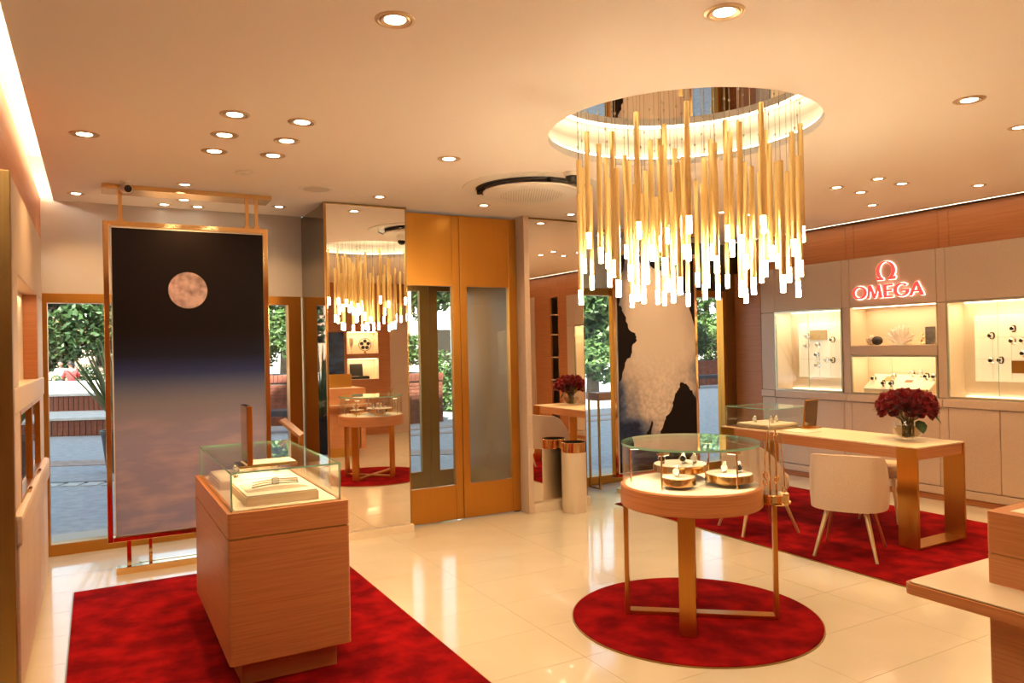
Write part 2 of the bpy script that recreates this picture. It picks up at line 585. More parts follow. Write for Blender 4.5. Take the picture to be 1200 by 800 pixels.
def door(n, x0, x1, stile_l, stile_r, lockx):
    w = bpy.data.objects.new('door_%d' % n, None)
    COL.objects.link(w)
    w['kind'] = 'structure'
    w.location = (x0, YD, 0)
    L = x1 - x0
    bx('top_panel', BRASS, stile_l, L - stile_r, 0.0, 0.05, 2.12, 2.765, w, 0.002)
    bx('bottom_panel', BRASS, stile_l, L - stile_r, 0.0, 0.05, 0.012, 0.32, w, 0.002)
    bx('stile', BRASS, 0.002, stile_l, -0.004, 0.054, 0.012, 2.765, w, 0.002)
    bx('stile', BRASS, L - stile_r, L - 0.002, -0.004, 0.054, 0.012, 2.765, w, 0.002)
    mb = MB()
    mb.box(stile_l, L - stile_r, 0.022, 0.03, 0.32, 2.12)
    mb.build('pane', GLASSW, w)
    mb = MB()
    mb.lathe([(0.0, -0.006), (0.013, -0.006), (0.013, 0.0)], 12, M=Matrix.Translation((lockx, 0, 0.062)) @ Matrix.Rotation(PI/2, 4, 'X'))
    mb.build('lock', BLACK, w, smooth=True)
    bx('pivot', DARKM, 0.01 if n == 1 else L - 0.06, 0.06 if n == 1 else L - 0.01, 0.01, 0.04, 0.0, 0.012, w)
    return w


door(1, 2.365, 2.905, 0.035, 0.072, 0.448)
door(2, 2.907, 3.503, 0.070, 0.085, 0.052)

# vestibule behind the doors: side walls, ceiling, outer doors
bx('wall_vestibule_right', plain('olive_wall', (0.30, 0.19, 0.075), 0.3), 3.62, 3.70, YD + 0.30, 7.75, 0, CZ, kind='structure')
bx('wall_vestibule_left', LEATHER, 1.70, 1.80, YW + 0.14, 7.75, 0, CZ, kind='structure')
bx('ceiling_vestibule', CEIL, 1.66, 4.20, YW - 0.6, 7.80, 2.50, 2.58, kind='structure')
for n, (a, b) in enumerate(((2.10, 3.24), (3.25, 3.85))):
    w = bpy.data.objects.new('door_%d' % (n + 3), None)
    COL.objects.link(w)
    w['kind'] = 'structure'
    w.location = (a, 7.70, 0)
    L = b - a
    bx('stile', BRASSD, 0, 0.10, 0, 0.06, 0, 2.32, w)
    bx('stile', BRASSD, L - 0.10, L, 0, 0.06, 0, 2.32, w)
    bx('head_rail', BRASSD, 0.10, L - 0.10, 0, 0.06, 2.20, 2.32, w)
    bx('bottom_rail', BRASSD, 0.10, L - 0.10, 0, 0.06, 0, 0.20, w)
    bx('pane', GLASSW, 0.10, L - 0.10, 0.027, 0.033, 0.20, 2.20, w)
DLV = [(2.35, 7.25, 'downlight added unseen to warm the vestibule behind the left brass door'), (3.05, 7.25, 'downlight added unseen to warm the vestibule behind the right brass door')]
bx('trim_7', BRASSD, 1.66, 4.2, 7.70, 7.80, 2.32, 2.60, kind='structure')

# ---- left cabinet wall (X = -0.32), brass end panel at Y = 3.9
wl_ = bpy.data.objects.new('wall_left', None)
COL.objects.link(wl_)
wl_['kind'] = 'structure'
bx('backing', LEATHER, -0.75, -0.62, 3.93, YW, 0, 2.40, wl_)
bx('niche_back', CREAM, -0.43, -0.40, 3.95, 5.70, 1.42, 1.955, wl_)
bx('niche_back', plain('olive_back', (0.16, 0.13, 0.06), 0.3), -0.43, -0.40, 3.95, 5.72, 0.86, 1.30, wl_)
bx('upper_panel', LEATHER, -0.62, XL, 3.95, 6.12, 1.955, 2.38, wl_, 0.006)
bx('rail', LEATHER, -0.62, XL + 0.006, 3.95, 6.12, 1.30, 1.42, wl_, 0.008)
bx('stile', LEATHER, -0.62, XL, 5.66, 6.12, 1.42, 1.955, wl_, 0.006)
bx('stile', LEATHER, -0.62, XL, 3.95, 4.25, 1.42, 1.955, wl_, 0.006)
bx('stile', LEATHER, -0.62, XL, 5.72, 6.12, 0.86, 1.30, wl_, 0.006)
bx('stile', LEATHER, -0.62, XL, 3.95, 4.30, 0.86, 1.30, wl_, 0.006)
bx('ledge', LEATHER, -0.62, XL + 0.03, 3.95, 6.14, 0.72, 0.86, wl_, 0.02)
for k in range(5):
    bx('door', LEATHER, -0.62, XL + 0.015, 3.955 + k*0.435, 3.955 + (k+1)*0.435 - 0.006, 0.07, 0.715, wl_, 0.008)
bx('niche_end', OAKW, -0.62, XL - 0.004, 5.64, 5.66, 1.42, 1.955, wl_)
for ya, yb in ((4.30, 5.02), (5.04, 5.72)):
    MB().pane(XL - 0.02, XL - 0.014, ya + 0.02, yb - 0.02, 0.88, 1.28).build('pane', [GLASS, GLASSE], wl_)
    fr = MB()
    for (a, b, c, d) in ((ya, yb, 0.86, 0.88), (ya, yb, 1.28, 1.30), (ya, ya + 0.02, 0.88, 1.28), (yb - 0.02, yb, 0.88, 1.28)):
        fr.box(XL - 0.024, XL + 0.002, a, b, c, d)
    fr.build('frame', BRASS, wl_)
    bx('handle', BRASSP, XL + 0.002, XL + 0.02, (ya + yb)/2 - 0.05, (ya + yb)/2 + 0.05, 0.866, 0.874, wl_)
light('niche_lamp', 'AREA', (-0.36, 4.95, 1.93), 1.0, WARM2, wl_, shape='RECTANGLE', size=0.05, size_y=1.2)
bx('kickboard', OAK, -0.62, XL - 0.02, 3.95, 6.12, 0, 0.07, wl_)
bx('end_panel', BRASSD, -1.6, XL + 0.005, 3.89, 3.945, 0, 2.375, wl_, 0.003)
bx('end_board', OAKW, -1.6, XL - 0.06, 3.90, 3.945, 2.375, CZ + 0.1, wl_)


# ---- right wall: leather panels, pilasters, oak band
wr = bpy.data.objects.new('wall_right', None)
COL.objects.link(wr)
wr['kind'] = 'structure'


def rp(name, mat, y0, y1, z0, z1, d=0.0, bev=0.006, th=0.05):
    g = 0.002
    return bx(name, mat, XR - d, XR + th, y0 + g, y1 - g, z0 + g, z1 - g, wr, bev)


# oak band above the leather, in lengths with narrow strips between
for (a, b) in ((5.24, 6.78), (5.14, 5.24), (4.23, 5.14), (4.13, 4.23), (3.24, 4.13), (3.14, 3.24), (2.64, 3.14), (2.56, 2.64), (1.43, 2.56)):
    rp('oak_panel', OAKW, a, b, 2.42, 3.0, d=-0.012, bev=0.0015)
rp('oak_panel', OAKW, 6.43, 6.85, 0.0, 2.42, d=-0.012, bev=0.002)
rp('oak_panel', OAKW, 1.14, 1.43, 0.0, 3.0, d=-0.012, bev=0.002)
rp('oak_panel', OAKW, 0.36, 0.89, 0.0, 3.0, d=-0.012, bev=0.002)
rp('oak_panel', OAKW, 0.89, 1.14, 2.42, 3.0, d=-0.012, bev=0.002)
rp('oak_panel', OAKW, -1.45, 0.36, 2.46, 3.0, d=-0.012, bev=0.002)
# shelf recess between the oak panels
bx('recess_back', MIRRORD, 7.30, 7.32, 0.89, 1.14, 0, 2.42, wr)
for z in (0.95, 1.35, 1.75, 2.1):
    bx('shelf', OAKL, 7.07, 7.30, 0.89, 1.14, z, z + 0.02, wr)
bx('plain_panel', LEATHER, XR, XR + 0.05, 0.10, 0.36, 0, 2.46, wr, 0.006)
bx('plain_panel', LEATHER, XR, XR + 0.05, -1.45, 0.10, 1.90, 2.46, wr, 0.006)
bx('plain_panel', LEATHER, XR, XR + 0.05, -1.45, 0.10, 0, 0.98, wr, 0.006)
bx('plain_panel', LEATHER, XR, XR + 0.05, -1.45, -0.85, 0.98, 1.90, wr, 0.006)

PIL = ((6.21, 6.42), (5.20, 5.295), (4.165, 4.255), (3.15, 3.245), (2.58, 2.66), (1.43, 1.67))
BAY = ((5.295, 6.21), (4.255, 5.20), (3.245, 4.165), (2.66, 3.15), (1.67, 2.58))
for (a, b) in PIL:
    rp('pilaster', LEATHER, a, b, 1.90, 2.42)
    rp('pilaster', LEATHER, a, b, 0.985, 1.90)
    rp('pilaster', LEATHER, a, b, 0.14, 0.90)
for k, (a, b) in enumerate(BAY):
    rp('top_panel', LEATHER, a, b, 1.905, 2.42)
    if k == 3:
        rp('top_panel', LEATHER, a, b, 0.985, 1.905)
    if k == 1:
        rp('rail', LEATHER, a, b, 1.395, 1.49)
    m = (a + b)/2
    if k in (1, 3):
        rp('cupboard_door', LEATHER, a, b, 0.14, 0.90, d=0.004, bev=0.01)
    else:
        rp('cupboard_door', LEATHER, a, m, 0.14, 0.90, d=0.004, bev=0.01)
        rp('cupboard_door', LEATHER, m, b, 0.14, 0.90, d=0.004, bev=0.01)
for (a, b) in ((6.21, 6.42), (5.25, 6.21), (4.21, 5.25), (3.2, 4.21), (1.43, 3.2)):
    rp('ledge', LEATHER, a, b, 0.90, 0.985, d=0.022, bev=0.01)
rp('base_rail', LEATHER, 1.43, 6.42, 0.06, 0.138, d=0.006, bev=0.008)
rp('kickboard', OAKW, 1.43, 6.42, 0.0, 0.06, d=-0.01)

# ================================================================== DISPLAY CASES IN THE RIGHT WALL


def case(name, label, y0, y1, z0, z1, glazed=True, split=None, ledz=True, power=1.0):
    t = thing(name, label, 'display case', (XR, y1, z0))
    w, h = y1 - y0, z1 - z0
    D = 0.27
    mb = MB()
    th = 0.008
    mb.box(D, D + th, -w, 0, 0, h)
    mb.box(0.0, D, -w, -w + th, 0, h)
    mb.box(0.0, D, -th, 0, 0, h)
    mb.box(0.0, D, -w, 0, 0, th)
    mb.box(0.0, D, -w, 0, h - th, h)
    mb.build('lining', CREAM, t)
    mb = MB()
    mb.box(0.02, 0.035, -w + 0.03, -0.03, h - 0.016, h - 0.009)
    mb.build('led_strip', CASELED, t)
    if glazed:
        mb = MB()
        mb.box(D - 0.02, D - 0.008, -w + 0.03, -0.03, h - 0.016, h - 0.009)
        mb.build('led_strip', CASELED, t)
        mb = MB()
        mb.box(D - 0.02, D - 0.008, -w + 0.03, -0.03, 0.009, 0.014)
        mb.build('led_strip', CASELED, t)
        fr = MB()
        e = 0.018
        for (a, b, c, d) in ((-w, 0, 0, e), (-w, 0, h - e, h), (-w, -w + e, e, h - e), (-e, 0, e, h - e)):
            fr.box(-0.008, 0.010, a, b, c, d)
        fr.build('frame', plain('case_frame_%s' % name, (0.50, 0.46, 0.34), 0.25, 0.6) if 'case_frame' not in MATS else MATS['case_frame'], t)
        sp = [-w + e] + ([split - y1] if split else []) + [-e]
        for a, b in zip(sp, sp[1:]):
            mb = MB()
            mb.pane(-0.002, 0.003, a + 0.001, b - 0.001, e, h - e)
            mb.build('pane', [GLASS, GLASSE], t)
    light('case_lamp', 'AREA', (0.12, -w/2, h - 0.02), (2.2 if h > 0.6 else 1.3)*w*power, WARM2, t, shape='RECTANGLE', size=0.1, size_y=w*0.85)
    return t


plain('case_frame', (0.55, 0.50, 0.38), 0.25, 0.6)
case('display_case', 'glazed lit display case nearest the dark brass column, with a backlit watch board', 5.295, 6.21, 0.985, 1.905, True, 5.74)
case('display_case', 'open lit niche under the red lettering, holding white coral and stones', 4.255, 5.20, 1.49, 1.905, False)
case('display_case', 'low glazed lit case below the coral niche, with a sloping tray of watches', 4.255, 5.20, 0.985, 1.395, True, 4.73)
case('display_case', 'large glazed lit display case at the right edge with a backlit watch board', 3.245, 4.165, 0.985, 1.905, True, 3.705)
case('display_case', 'glazed lit display case seen only in the narrow mirror behind the bin', 1.67, 2.58, 0.985, 1.905, True)
case('display_case', 'glazed lit case glimpsed at the left edge of the narrow mirror', -0.85, 0.10, 0.985, 1.90, True)


# backlit boards
def board(label, y0, y1, z0, z1):
    t = thing('backlit_board', label, 'display board', (7.27, y1, z0))
    w, h = y1 - y0, z1 - z0
    bx('panel', BOARD, 0.0, 0.022, -w, 0, 0, h, t, 0.002)
    mb = MB()
    for k in range(1, 3):
        mb.box(-0.0015, 0.0, -w + 0.02, -0.02, h*k/3, h*k/3 + 0.003)
    for k in range(1, 4):
        mb.box(-0.0015, 0.0, -w*k/4, -w*k/4 + 0.003, 0.02, h - 0.02)
    mb.build('groove_line', CREAM, t)
    return t


board('backlit cream board holding eight watches in the case nearest the brass column', 5.475, 6.055, 1.135, 1.762)
board('backlit cream board holding seven watches in the case at the right edge', 3.38, 4.03, 1.145, 1.762)


def plaque(label, y0, y1, z0, z1):
    return tag(bx('brass_plaque', BRASS, 7.255, 7.268, y0, y1, z0, z1, None, 0.002), label, 'plaque')


plaque('small blank brass plaque on the watch board in the case nearest the brass column', 5.655, 5.885, 1.565, 1.678)
plaque('blank brass plaque low on the watch board in the case at the right edge', 3.50, 3.703, 1.227, 1.341)

# ---- wristwatches
R_ = Matrix.Rotation


def watch_meshes(strapmat, dialmat, key):
    # local: dial faces -X, strap loop around Y axis
    mb = MB()
    n = 18
    o, i_ = [], []
    for k in range(n):
        a = 0.35 + (2*PI - 0.7)*k/(n-1)
        o.append((-0.028*math.cos(a)*1.0, 0.034*math.sin(a)))
        i_.append((-0.025*math.cos(a), 0.031*math.sin(a)))
    mb.strip(o, i_, -0.009, 0.009, lambda u, v, d: (u, d, v), closed=False)
    strap = mb.mesh('strap', strapmat, True)
    Mx = Matrix.Translation((-0.029, 0, 0)) @ R_(-PI/2, 4, 'Y')
    mb = MB()
    mb.lathe([(0.0, -0.006), (0.018, -0.006), (0.021, -0.002), (0.021, 0.003), (0.0185, 0.006), (0.0165, 0.0045)], 20, M=Mx)
    mb.box(-0.032, -0.026, 0.020, 0.026, -0.003, 0.003)
    casem = mb.mesh('watch_case', STEEL, True)
    mb = MB()
    mb.lathe([(0.0, 0.0046), (0.0166, 0.0046)], 20, M=Mx)
    mb.box(-0.0350, -0.0338, -0.0008, 0.0008, 0.0, 0.011)
    mb.box(-0.0350, -0.0338, 0.0, 0.008, -0.0008, 0.0008)
    dial = mb.mesh('dial', dialmat)
    return (('strap', strap), ('watch_case', casem), ('dial', dial))


DIALB = plain('dark_dial', (0.02, 0.022, 0.03), 0.2)
DIALW = plain('silver_dial', (0.75, 0.72, 0.66), 0.3)
STRAPB = plain('brown_strap', (0.10, 0.045, 0.02), 0.6)
WK = {'steel': watch_meshes(STEEL, DIALB, 's'), 'white': watch_meshes(STEEL, DIALW, 'w'), 'strap': watch_meshes(STRAPB, DIALB, 'b')}


def watch(kind, loc, label, group, rz=0.0, ry=0.0, rx=0.0, sc=1.0):
    t = thing('wristwatch', label, 'watch', loc, 0, group)
    t.rotation_euler = (rx, ry, rz)
    t.scale = (sc, sc, sc)
    for nm, me in WK[kind]:
        link(nm, me, t)
    return t


G1 = 'watches on the backlit boards'
for (kd, y, z, lb) in (
        ('white', 5.908, 1.617, 'pale watch left of the brass plaque on the board nearest the brass column'),
        ('white', 5.911, 1.504, 'pale watch below the plaque\'s left side on the board nearest the brass column'),
        ('white', 5.760, 1.508, 'silver watch just under the plaque on the board nearest the brass column'),
        ('strap', 5.564, 1.566, 'dark watch turned sideways right of the plaque on the board nearest the brass column'),
        ('steel', 5.777, 1.397, 'dark-dialled watch at the middle of the board nearest the brass column'),
        ('white', 5.771, 1.279, 'silver watch lowest on the board nearest the brass column'),
        ('white', 5.645, 1.337, 'silver watch second from lower right on the board nearest the brass column'),
        ('strap', 5.565, 1.337, 'dark watch at the far lower right of the board nearest the brass column'),
        ('strap', 3.858, 1.571, 'dark watch highest at left on the board at the right edge'),
        ('strap', 3.670, 1.630, 'topmost dark watch on the board at the right edge'),
        ('steel', 3.676, 1.519, 'blue-grey watch under the topmost one on the board at the right edge'),
        ('steel', 3.590, 1.520, 'blue-grey watch beside the frame\'s edge on the board at the right edge'),
        ('steel', 3.590, 1.406, 'dark watch just above the plaque on the board at the right edge'),
        ('steel', 3.867, 1.342, 'dark watch at lower left on the board at the right edge'),
        ('strap', 3.783, 1.345, 'dark strapped watch left of the plaque on the board at the right edge')):
    watch(kd, (7.242, y, z), lb, G1, rz=random.uniform(-0.25, 0.25))

# sloping tray in the low case
t = thing('watch_tray', 'sloping cream watch tray in the low case under the coral niche', 'tray', (7.08, 4.73, 1.0))
Mt = Matrix.Translation((0.02, 0, 0.03)) @ R_(-0.62, 4, 'Y')
mb = MB()
mb.box(0, 0.25, -0.35, 0.36, 0, 0.018, 0.003, M=Mt)
mb.build('board', WHITEP, t)
mb = MB()
mb.prism([(0.0, 0.0), (0.235, 0.0), (0.235, 0.165), (0.02, 0.028)], -0.34, 0.35, lambda u, v, d: (u, d, v))
mb.build('wedge', OAKL, t)


def ontray(y, s, lift=0.018):
    p = Mt @ Vector((s, y - 4.73, lift))
    return (7.08 + p.x, y, 1.0 + p.z)


G2 = 'watches standing on the sloping tray'
for (kd, y, s, lb) in (('steel', 5.03, 0.125, 'dark watch alone at the left of the sloping tray'),
                       ('white', 4.82, 0.17, 'silver watch beside the tan card on the sloping tray'),
                       ('strap', 4.88, 0.05, 'left of two watches at the front of the sloping tray'),
                       ('strap', 4.79, 0.05, 'right of two watches at the front of the sloping tray'),
                       ('white', 4.65, 0.225, 'left of two silver watches at the back of the sloping tray'),
                       ('white', 4.565, 0.225, 'right of two silver watches at the back of the sloping tray'),
                       ('strap', 4.48, 0.18, 'dark watch near the right end of the sloping tray'),
                       ('steel', 4.41, 0.18, 'watch at the very right end of the sloping tray')):
    p = ontray(y, s)
    watch(kd, (p[0], p[1], p[2] + 0.031), lb, G2, rz=random.uniform(-0.15, 0.3))


def card(nm, mat, y0, y1, s0, s1, label):
    mb = MB()
    mb.box(s0, s1, y0 - 4.73, y1 - 4.73, 0.0185, 0.021, M=Matrix.Translation((7.08, 4.73, 1.0)) @ Mt)
    return tag(mb.build(nm, mat), label, 'card')


card('tan_card', plain('tan_card_m', (0.55, 0.30, 0.12), 0.5), 4.85, 4.93, 0.13, 0.21, 'tan card on the sloping watch tray')
card('red_card', plain('red_card_m', (0.62, 0.16, 0.08), 0.5), 4.61, 4.69, 0.12, 0.16, 'small red card on the sloping watch tray')
t = thing('leather_roll', 'brown leather roll lying along the front of the low watch case', 'roll', (7.078, 4.545, 1.0))
mb = MB()
mb.lathe([(0.0, -0.16), (0.022, -0.16), (0.024, -0.15), (0.024, 0.15), (0.022, 0.16), (0.0, 0.16)], 20, M=Matrix.Translation((0, 0, 0.034)) @ R_(PI/2, 4, 'X'))
mb.build('body', plain('brown_leather', (0.22, 0.13, 0.05), 0.4), t, smooth=True)
mb = MB()
for k in (-0.158, 0.150):
    mb.lathe([(0.0245, 0), (0.026, 0), (0.026, 0.008), (0.0245, 0.008)], 20, M=Matrix.Translation((0, k + 0.008, 0.034)) @ R_(PI/2, 4, 'X'))
mb.build('end_band', BRASS, t, smooth=True)

# coral niche
ZN = 1.499


def rock(label, loc, r, mat, seed, cat='stone', name='stone', amp=0.12):
    rnd = random.Random(seed)
    bm = bmesh.new()
    bmesh.ops.create_icosphere(bm, subdivisions=3, radius=1.0)
    ph = [(rnd.uniform(2, 6), rnd.uniform(2, 6), rnd.uniform(2, 6), rnd.uniform(0, 6)) for _ in range(4)]
    for v in bm.verts:
        d = sum(math.sin(v.co.x*a + b*v.co.y + c*v.co.z + e) for a, b, c, e in ph)/4
        v.co *= 1 + amp*d
        v.co = Vector((v.co.x*r[0], v.co.y*r[1], v.co.z*r[2]))
    zmin = min(v.co.z for v in bm.verts)
    for v in bm.verts:
        v.co.z -= zmin
    me = bpy.data.meshes.new(name)
    bm.to_mesh(me)
    bm.free()
    me.materials.append(mat)
    for p in me.polygons:
        p.use_smooth = True
    return tag(link(name, me, None, loc), label, cat)


rock('round white brain coral at the left of the lit niche', (7.18, 5.045, ZN), (0.05, 0.055, 0.052), noisy('brain_coral', (0.45, 0.30, 0.2), (0.85, 0.74, 0.6), (1, 1, 1), 60, 3, 0.8, bump=0.8, bdist=0.004), 3, 'coral', 'brain_coral')
rock('dark rounded stone beside the brain coral in the lit niche', (7.15, 4.955, ZN), (0.05, 0.055, 0.045), noisy('dark_stone', (0.015, 0.012, 0.014), (0.05, 0.04, 0.04), (1, 1, 1), 30, 3, 0.6, bump=0.5, bdist=0.003), 5)
# branching coral
t = thing('white_coral', 'white branching coral fanned out on a small clear base in the lit niche', 'coral', (7.18, 4.71, ZN))
bx('base', plain('clear_acrylic', (0.8, 0.78, 0.7), 0.1), -0.04, 0.04, -0.09, 0.09, 0, 0.012, t, 0.002)
CORALM = plain('coral_white', (0.93, 0.86, 0.78), 0.8)
mb = MB()
rc = random.Random(11)
for k in range(70):
    a = rc.uniform(-1.25, 1.25)
    d = rc.uniform(-0.45, 0.45)
    L = 0.185*rc.uniform(0.7, 1.0)*(1.0 - 0.18*abs(a))
    p0 = Vector((rc.uniform(-0.02, 0.02), rc.uniform(-0.03, 0.03), 0.012))
    dirv = Vector((math.sin(d)*0.5, math.sin(a), math.cos(a)*1.05))
    pts = [p0 + dirv*L*s + Vector((rc.uniform(-.008, .008), rc.uniform(-.008, .008), rc.uniform(-.006, .006))) for s in (0, 0.35, 0.7, 1.0)]
    mb.tube(pts, [0.013, 0.011, 0.009, 0.006], 6)
    for q in range(2):
        b0 = pts[2 - q]
        dv = (dirv + Vector((rc.uniform(-.5, .5), rc.uniform(-.7, .7), rc.uniform(-.1, .4))))
        mb.tube([b0, b0 + dv*0.04], [0.007, 0.004], 5)
mb.build('branches', CORALM, t, smooth=True, angle=1.5)
t = thing('picture_stand', 'dark upright plaque behind a little gold figure at the right of the coral niche', 'ornament', (7.18, 4.42, ZN))
MB().box(0.0, 0.012, -0.06, 0.03, 0.0, 0.175, 0.002, M=R_(0.45, 4, 'Z')).build('plate', noisy('dark_plaque', (0.06, 0.045, 0.03), (0.16, 0.12, 0.08), (1, 1, 1), 25, 4, 0.3), t)
bx('foot', BRASS, 0.012, 0.06, -0.05, 0.02, 0.0, 0.012, t, 0.002)
t = thing('gold_figure', 'tiny gold seahorse-like figure before the dark plaque in the coral niche', 'ornament', (7.14, 4.455, ZN))
mb = MB()
mb.lathe([(0, 0), (0.02, 0), (0.018, 0.01), (0, 0.012)], 12)
mb.tube([(0, 0.0, 0.01), (0, 0.016, 0.03), (0, 0.0, 0.055), (0, -0.012, 0.08), (0, 0.0, 0.105), (0, 0.018, 0.10)], [0.006, 0.010, 0.013, 0.011, 0.009, 0.004], 8)
mb.build('body', BRASSP, t, smooth=True)

# ---- the lettering
SG = thing('wall_sign', 'red backlit lettering with a red horseshoe-shaped emblem above it on the beige wall', 'sign', (XR, 5.145, 1.985))


def ssign(u, v, d):
    return (-d, -u, v)


def ell(cx, cy, rx, ry, a0, a1, n):
    return [(cx + rx*math.cos(a0 + (a1-a0)*i/(n-1)), cy + ry*math.sin(a0 + (a1-a0)*i/(n-1))) for i in range(n)]


def offset_poly(poly, d):
    n = len(poly)
    ar = sum(poly[i][0]*poly[(i+1) % n][1] - poly[(i+1) % n][0]*poly[i][1] for i in range(n))
    s = 1 if ar > 0 else -1
    out = []
    for i in range(n):
        p, q, r = Vector(poly[i-1]), Vector(poly[i]), Vector(poly[(i+1) % n])
        e1, e2 = (q - p).normalized(), (r - q).normalized()
        n1, n2 = Vector((e1.y, -e1.x))*s, Vector((e2.y, -e2.x))*s
        nn = (n1 + n2)
        if nn.length < 1e-6:
            nn = n1
        nn.normalize()
        out.append(tuple(q + nn*d/max(0.5, nn.dot(n1))))
    return out


def letter(name, polys, strips):
    mb = MB()
    hb = MB()
    for p in polys:
        mb.prism(offset_poly(p, 0.0025), 0.012, 0.026, ssign)
        hb.prism(offset_poly(p, 0.004), 0.004, 0.010, ssign)
    for (o, i_, cl) in strips:
        mb.strip(o, i_, 0.012, 0.026, ssign, closed=cl)
        o2, i2 = [], []
        for a, b in zip(o, i_):
            dv = Vector((a[0]-b[0], a[1]-b[1]))
            dv.normalize()
            o2.append((a[0] + dv.x*0.004, a[1] + dv.y*0.004))
            i2.append((b[0] - dv.x*0.002, b[1] - dv.y*0.002))
        hb.strip(o2, i2, 0.004, 0.010, ssign, closed=cl)
    L = mb.build(name, SIGNRED, SG)
    hb.build('halo_light', HALO, L)


H_ = 0.130
# O
letter('letter', [], [(ell(0.083, H_/2, 0.083, H_/2 + 0.003, 0, 2*PI*39/40, 40), ell(0.083, H_/2, 0.056, H_/2 - 0.014, 0, 2*PI*39/40, 40), True)])
# M
u0 = 0.172
letter('letter', [[(u0, 0), (u0 + 0.022, H_), (u0 + 0.042, H_), (u0 + 0.018, 0)],
                  [(u0 + 0.022, H_), (u0 + 0.046, H_), (u0 + 0.094, 0.012), (u0 + 0.084, 0.0), (u0 + 0.076, 0.0)],
                  [(u0 + 0.076, 0.0), (u0 + 0.088, 0.0), (u0 + 0.138, H_), (u0 + 0.126, H_)],
                  [(u0 + 0.122, H_), (u0 + 0.140, H_), (u0 + 0.168, 0.0), (u0 + 0.140, 0.0)]], [])
# E
u0 = 0.362
letter('letter', [[(u0, 0), (u0, H_), (u0 + 0.024, H_), (u0 + 0.024, 0)],
                  [(u0 + 0.020, H_ - 0.014), (u0 + 0.020, H_), (u0 + 0.092, H_), (u0 + 0.092, H_ - 0.014)],
                  [(u0 + 0.020, 0.060), (u0 + 0.020, 0.074), (u0 + 0.084, 0.074), (u0 + 0.084, 0.060)],
                  [(u0 + 0.020, 0), (u0 + 0.020, 0.014), (u0 + 0.095, 0.014), (u0 + 0.095, 0)]], [])
# G
gc = 0.552
letter('letter', [[(gc + 0.002, 0.052), (gc + 0.002, 0.065), (gc + 0.078, 0.065), (gc + 0.070, 0.030), (gc + 0.046, 0.026), (gc + 0.050, 0.052)]],
       [(ell(gc, H_/2, 0.082, H_/2 + 0.003, 0.80, 2*PI - 0.50, 34), ell(gc + 0.004, H_/2, 0.056, H_/2 - 0.013, 0.80, 2*PI - 0.50, 34), False)])
# A
u0 = 0.634
letter('letter', [[(u0, 0), (u0 + 0.064, H_), (u0 + 0.084, H_), (u0 + 0.022, 0)],
                  [(u0 + 0.064, H_), (u0 + 0.086, H_), (u0 + 0.146, 0), (u0 + 0.114, 0)],
                  [(u0 + 0.034, 0.036), (u0 + 0.038, 0.049), (u0 + 0.104, 0.049), (u0 + 0.110, 0.036)]], [])
# emblem: open ring with two serif feet
ec, ez = 0.385, 0.270
A0, A1 = -PI/2 + 0.46, 3*PI/2 - 0.46
outer = [(ec + 0.103*math.cos(a), ez + 0.098*math.sin(a)) for a in [A0 + (A1-A0)*i/33 for i in range(34)]]
inner = []
for i in range(34):
    a = A0 + (A1-A0)*i/33
    inner.append((ec + 0.070*math.cos(a)*(1.0 if math.sin(a) > 0 else 1 - 0.10*math.sin(-a)), ez + 0.088*math.sin(a)))
lf = [(ec - 0.030, 0.196), (ec - 0.030, 0.180), (ec - 0.098, 0.180), (ec - 0.106, 0.206), (ec - 0.094, 0.210), (ec - 0.084, 0.197)]
letter('emblem', [[(2*ec - u, v) for u, v in lf][::-1], lf], [(outer, inner, False)])

